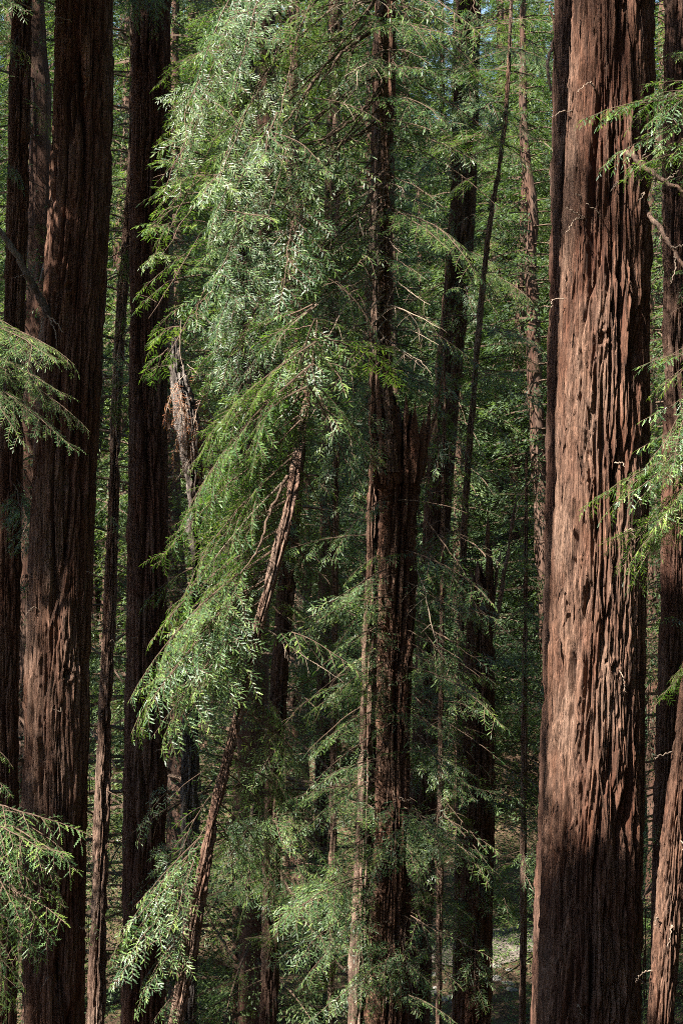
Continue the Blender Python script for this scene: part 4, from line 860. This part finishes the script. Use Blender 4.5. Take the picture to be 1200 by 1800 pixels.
def outside(Q, margin=1.3):
    return Q[1] < 2 or abs(Q[0]) > 0.2*Q[1]+margin or Q[2] > CAM_H+0.3*Q[1]+margin
TIGHT = {}
def shade(px0, px1, py0, py1, Y0, Y1, n, tight=1.0):
    TIGHT[(px0, px1, py0, py1)] = tight
    SHADEG[(px0, px1, py0, py1)] = [at(random.uniform(px0, px1), random.uniform(py0, py1), random.uniform(Y0, Y1)) for _ in range(n)]
shade(95, 200, -20, 900, 19.6, 20.4, 80); shade(130, 175, 850, 1300, 19.6, 20.2, 20); shade(60, 150, 1450, 1800, 19.5, 20, 30); shade(60, 150, 900, 1420, 19.5, 20, 30, 0.7); shade(300, 760, 150, 1100, 21, 38, 190); shade(180, 480, 1500, 1800, 30, 46, 50)
shade(215, 300, -20, 1800, 23.5, 24.3, 120); shade(0, 50, 0, 1700, 23.5, 24.5, 50); shade(985, 1125, 1500, 1800, 15.5, 15.8, 90, 0.5)
shade(960, 1000, 0, 1800, 16.5, 16.8, 150, 0.4); shade(1050, 1120, 60, 560, 15.5, 15.7, 16, 0.5); shade(985, 1040, 60, 380, 15.5, 15.7, 6, 0.3); shade(1070, 1120, 1050, 1300, 15.5, 15.7, 8, 0.5); shade(640, 740, 1260, 1800, 17.7, 18.5, 50); shade(790, 880, 1050, 1800, 22.5, 24, 40); shade(770, 840, 60, 420, 27.5, 28.5, 20)
shade(400, 960, 1200, 1800, 20, 44, 150); shade(300, 760, 1000, 1300, 22, 36, 50); shade(1140, 1200, 0, 1800, 24.5, 25.5, 40); shade(560, 650, 400, 1000, 17.5, 19, 30); shade(150, 220, 0, 1800, 26, 28, 16); shade(540, 760, 0, 700, 19, 26, 30)
shade(0, 100, 1600, 1750, 11.6, 12, 14, 0.6)
nshade = 0
OVER = [np.array([random.uniform(-9, 11), random.uniform(-4, 40), 0]) for _ in range(520)]
for P in OVER: P[2] = random.uniform(CAM_H+max(0.3*P[1], 5)+1.6, 37)
for P, tight in [(P, TIGHT[k_]) for k_, v_ in SHADEG.items() for P in v_]+[(P, 1.0) for P in OVER]:
    over = P[2] > CAM_H+0.3*P[1]+1.5
    ts = np.arange(6, 44, 1.0) if not over else np.zeros(1); random.shuffle(ts)
    for t in ts:
        Qp = P+S*t
        if Qp[2] > 44 or not outside(Qp): continue
        dd = np.hypot(SXY[:, 0]-Qp[0], SXY[:, 1]-Qp[1]); k = int(np.argmin(dd))
        if dd[k] > 4.2 or dd[k] < 0.4: continue
        root, sx, sy, stop = STANDS[k]
        if Qp[2]+0.22*dd[k] > stop: continue
        d = np.array([Qp[0]-sx, Qp[1]-sy, 0]); l = np.linalg.norm(d); d /= l
        ext = l+random.uniform(0.8, 1.5); base = np.array([sx, sy, Qp[2]+0.22*l]); tip = np.array([sx, sy, 0])+d*ext; tip[2] = Qp[2]-0.3
        if not (outside(base, .5) and outside(tip, .5)): continue
        smp = [base+(tip-base)*u for u in (0.25, 0.5, 0.75, 1.0)]
        bad = False
        for q in smp:
            w = q-LITP; al = w@S; pr = np.linalg.norm(w-al[:, None]*S, axis=1)
            if np.any((al > 0) & (pr < LITR*tight)): bad = True; break
        if bad: continue
        place_bough(root, base, tip, 'far', roll=random.gauss(0, .3), fat=0.72*min(1, tight+.15)); nshade += 1
        break
print('shade boughs', nshade, 'objects', len(bpy.data.objects))
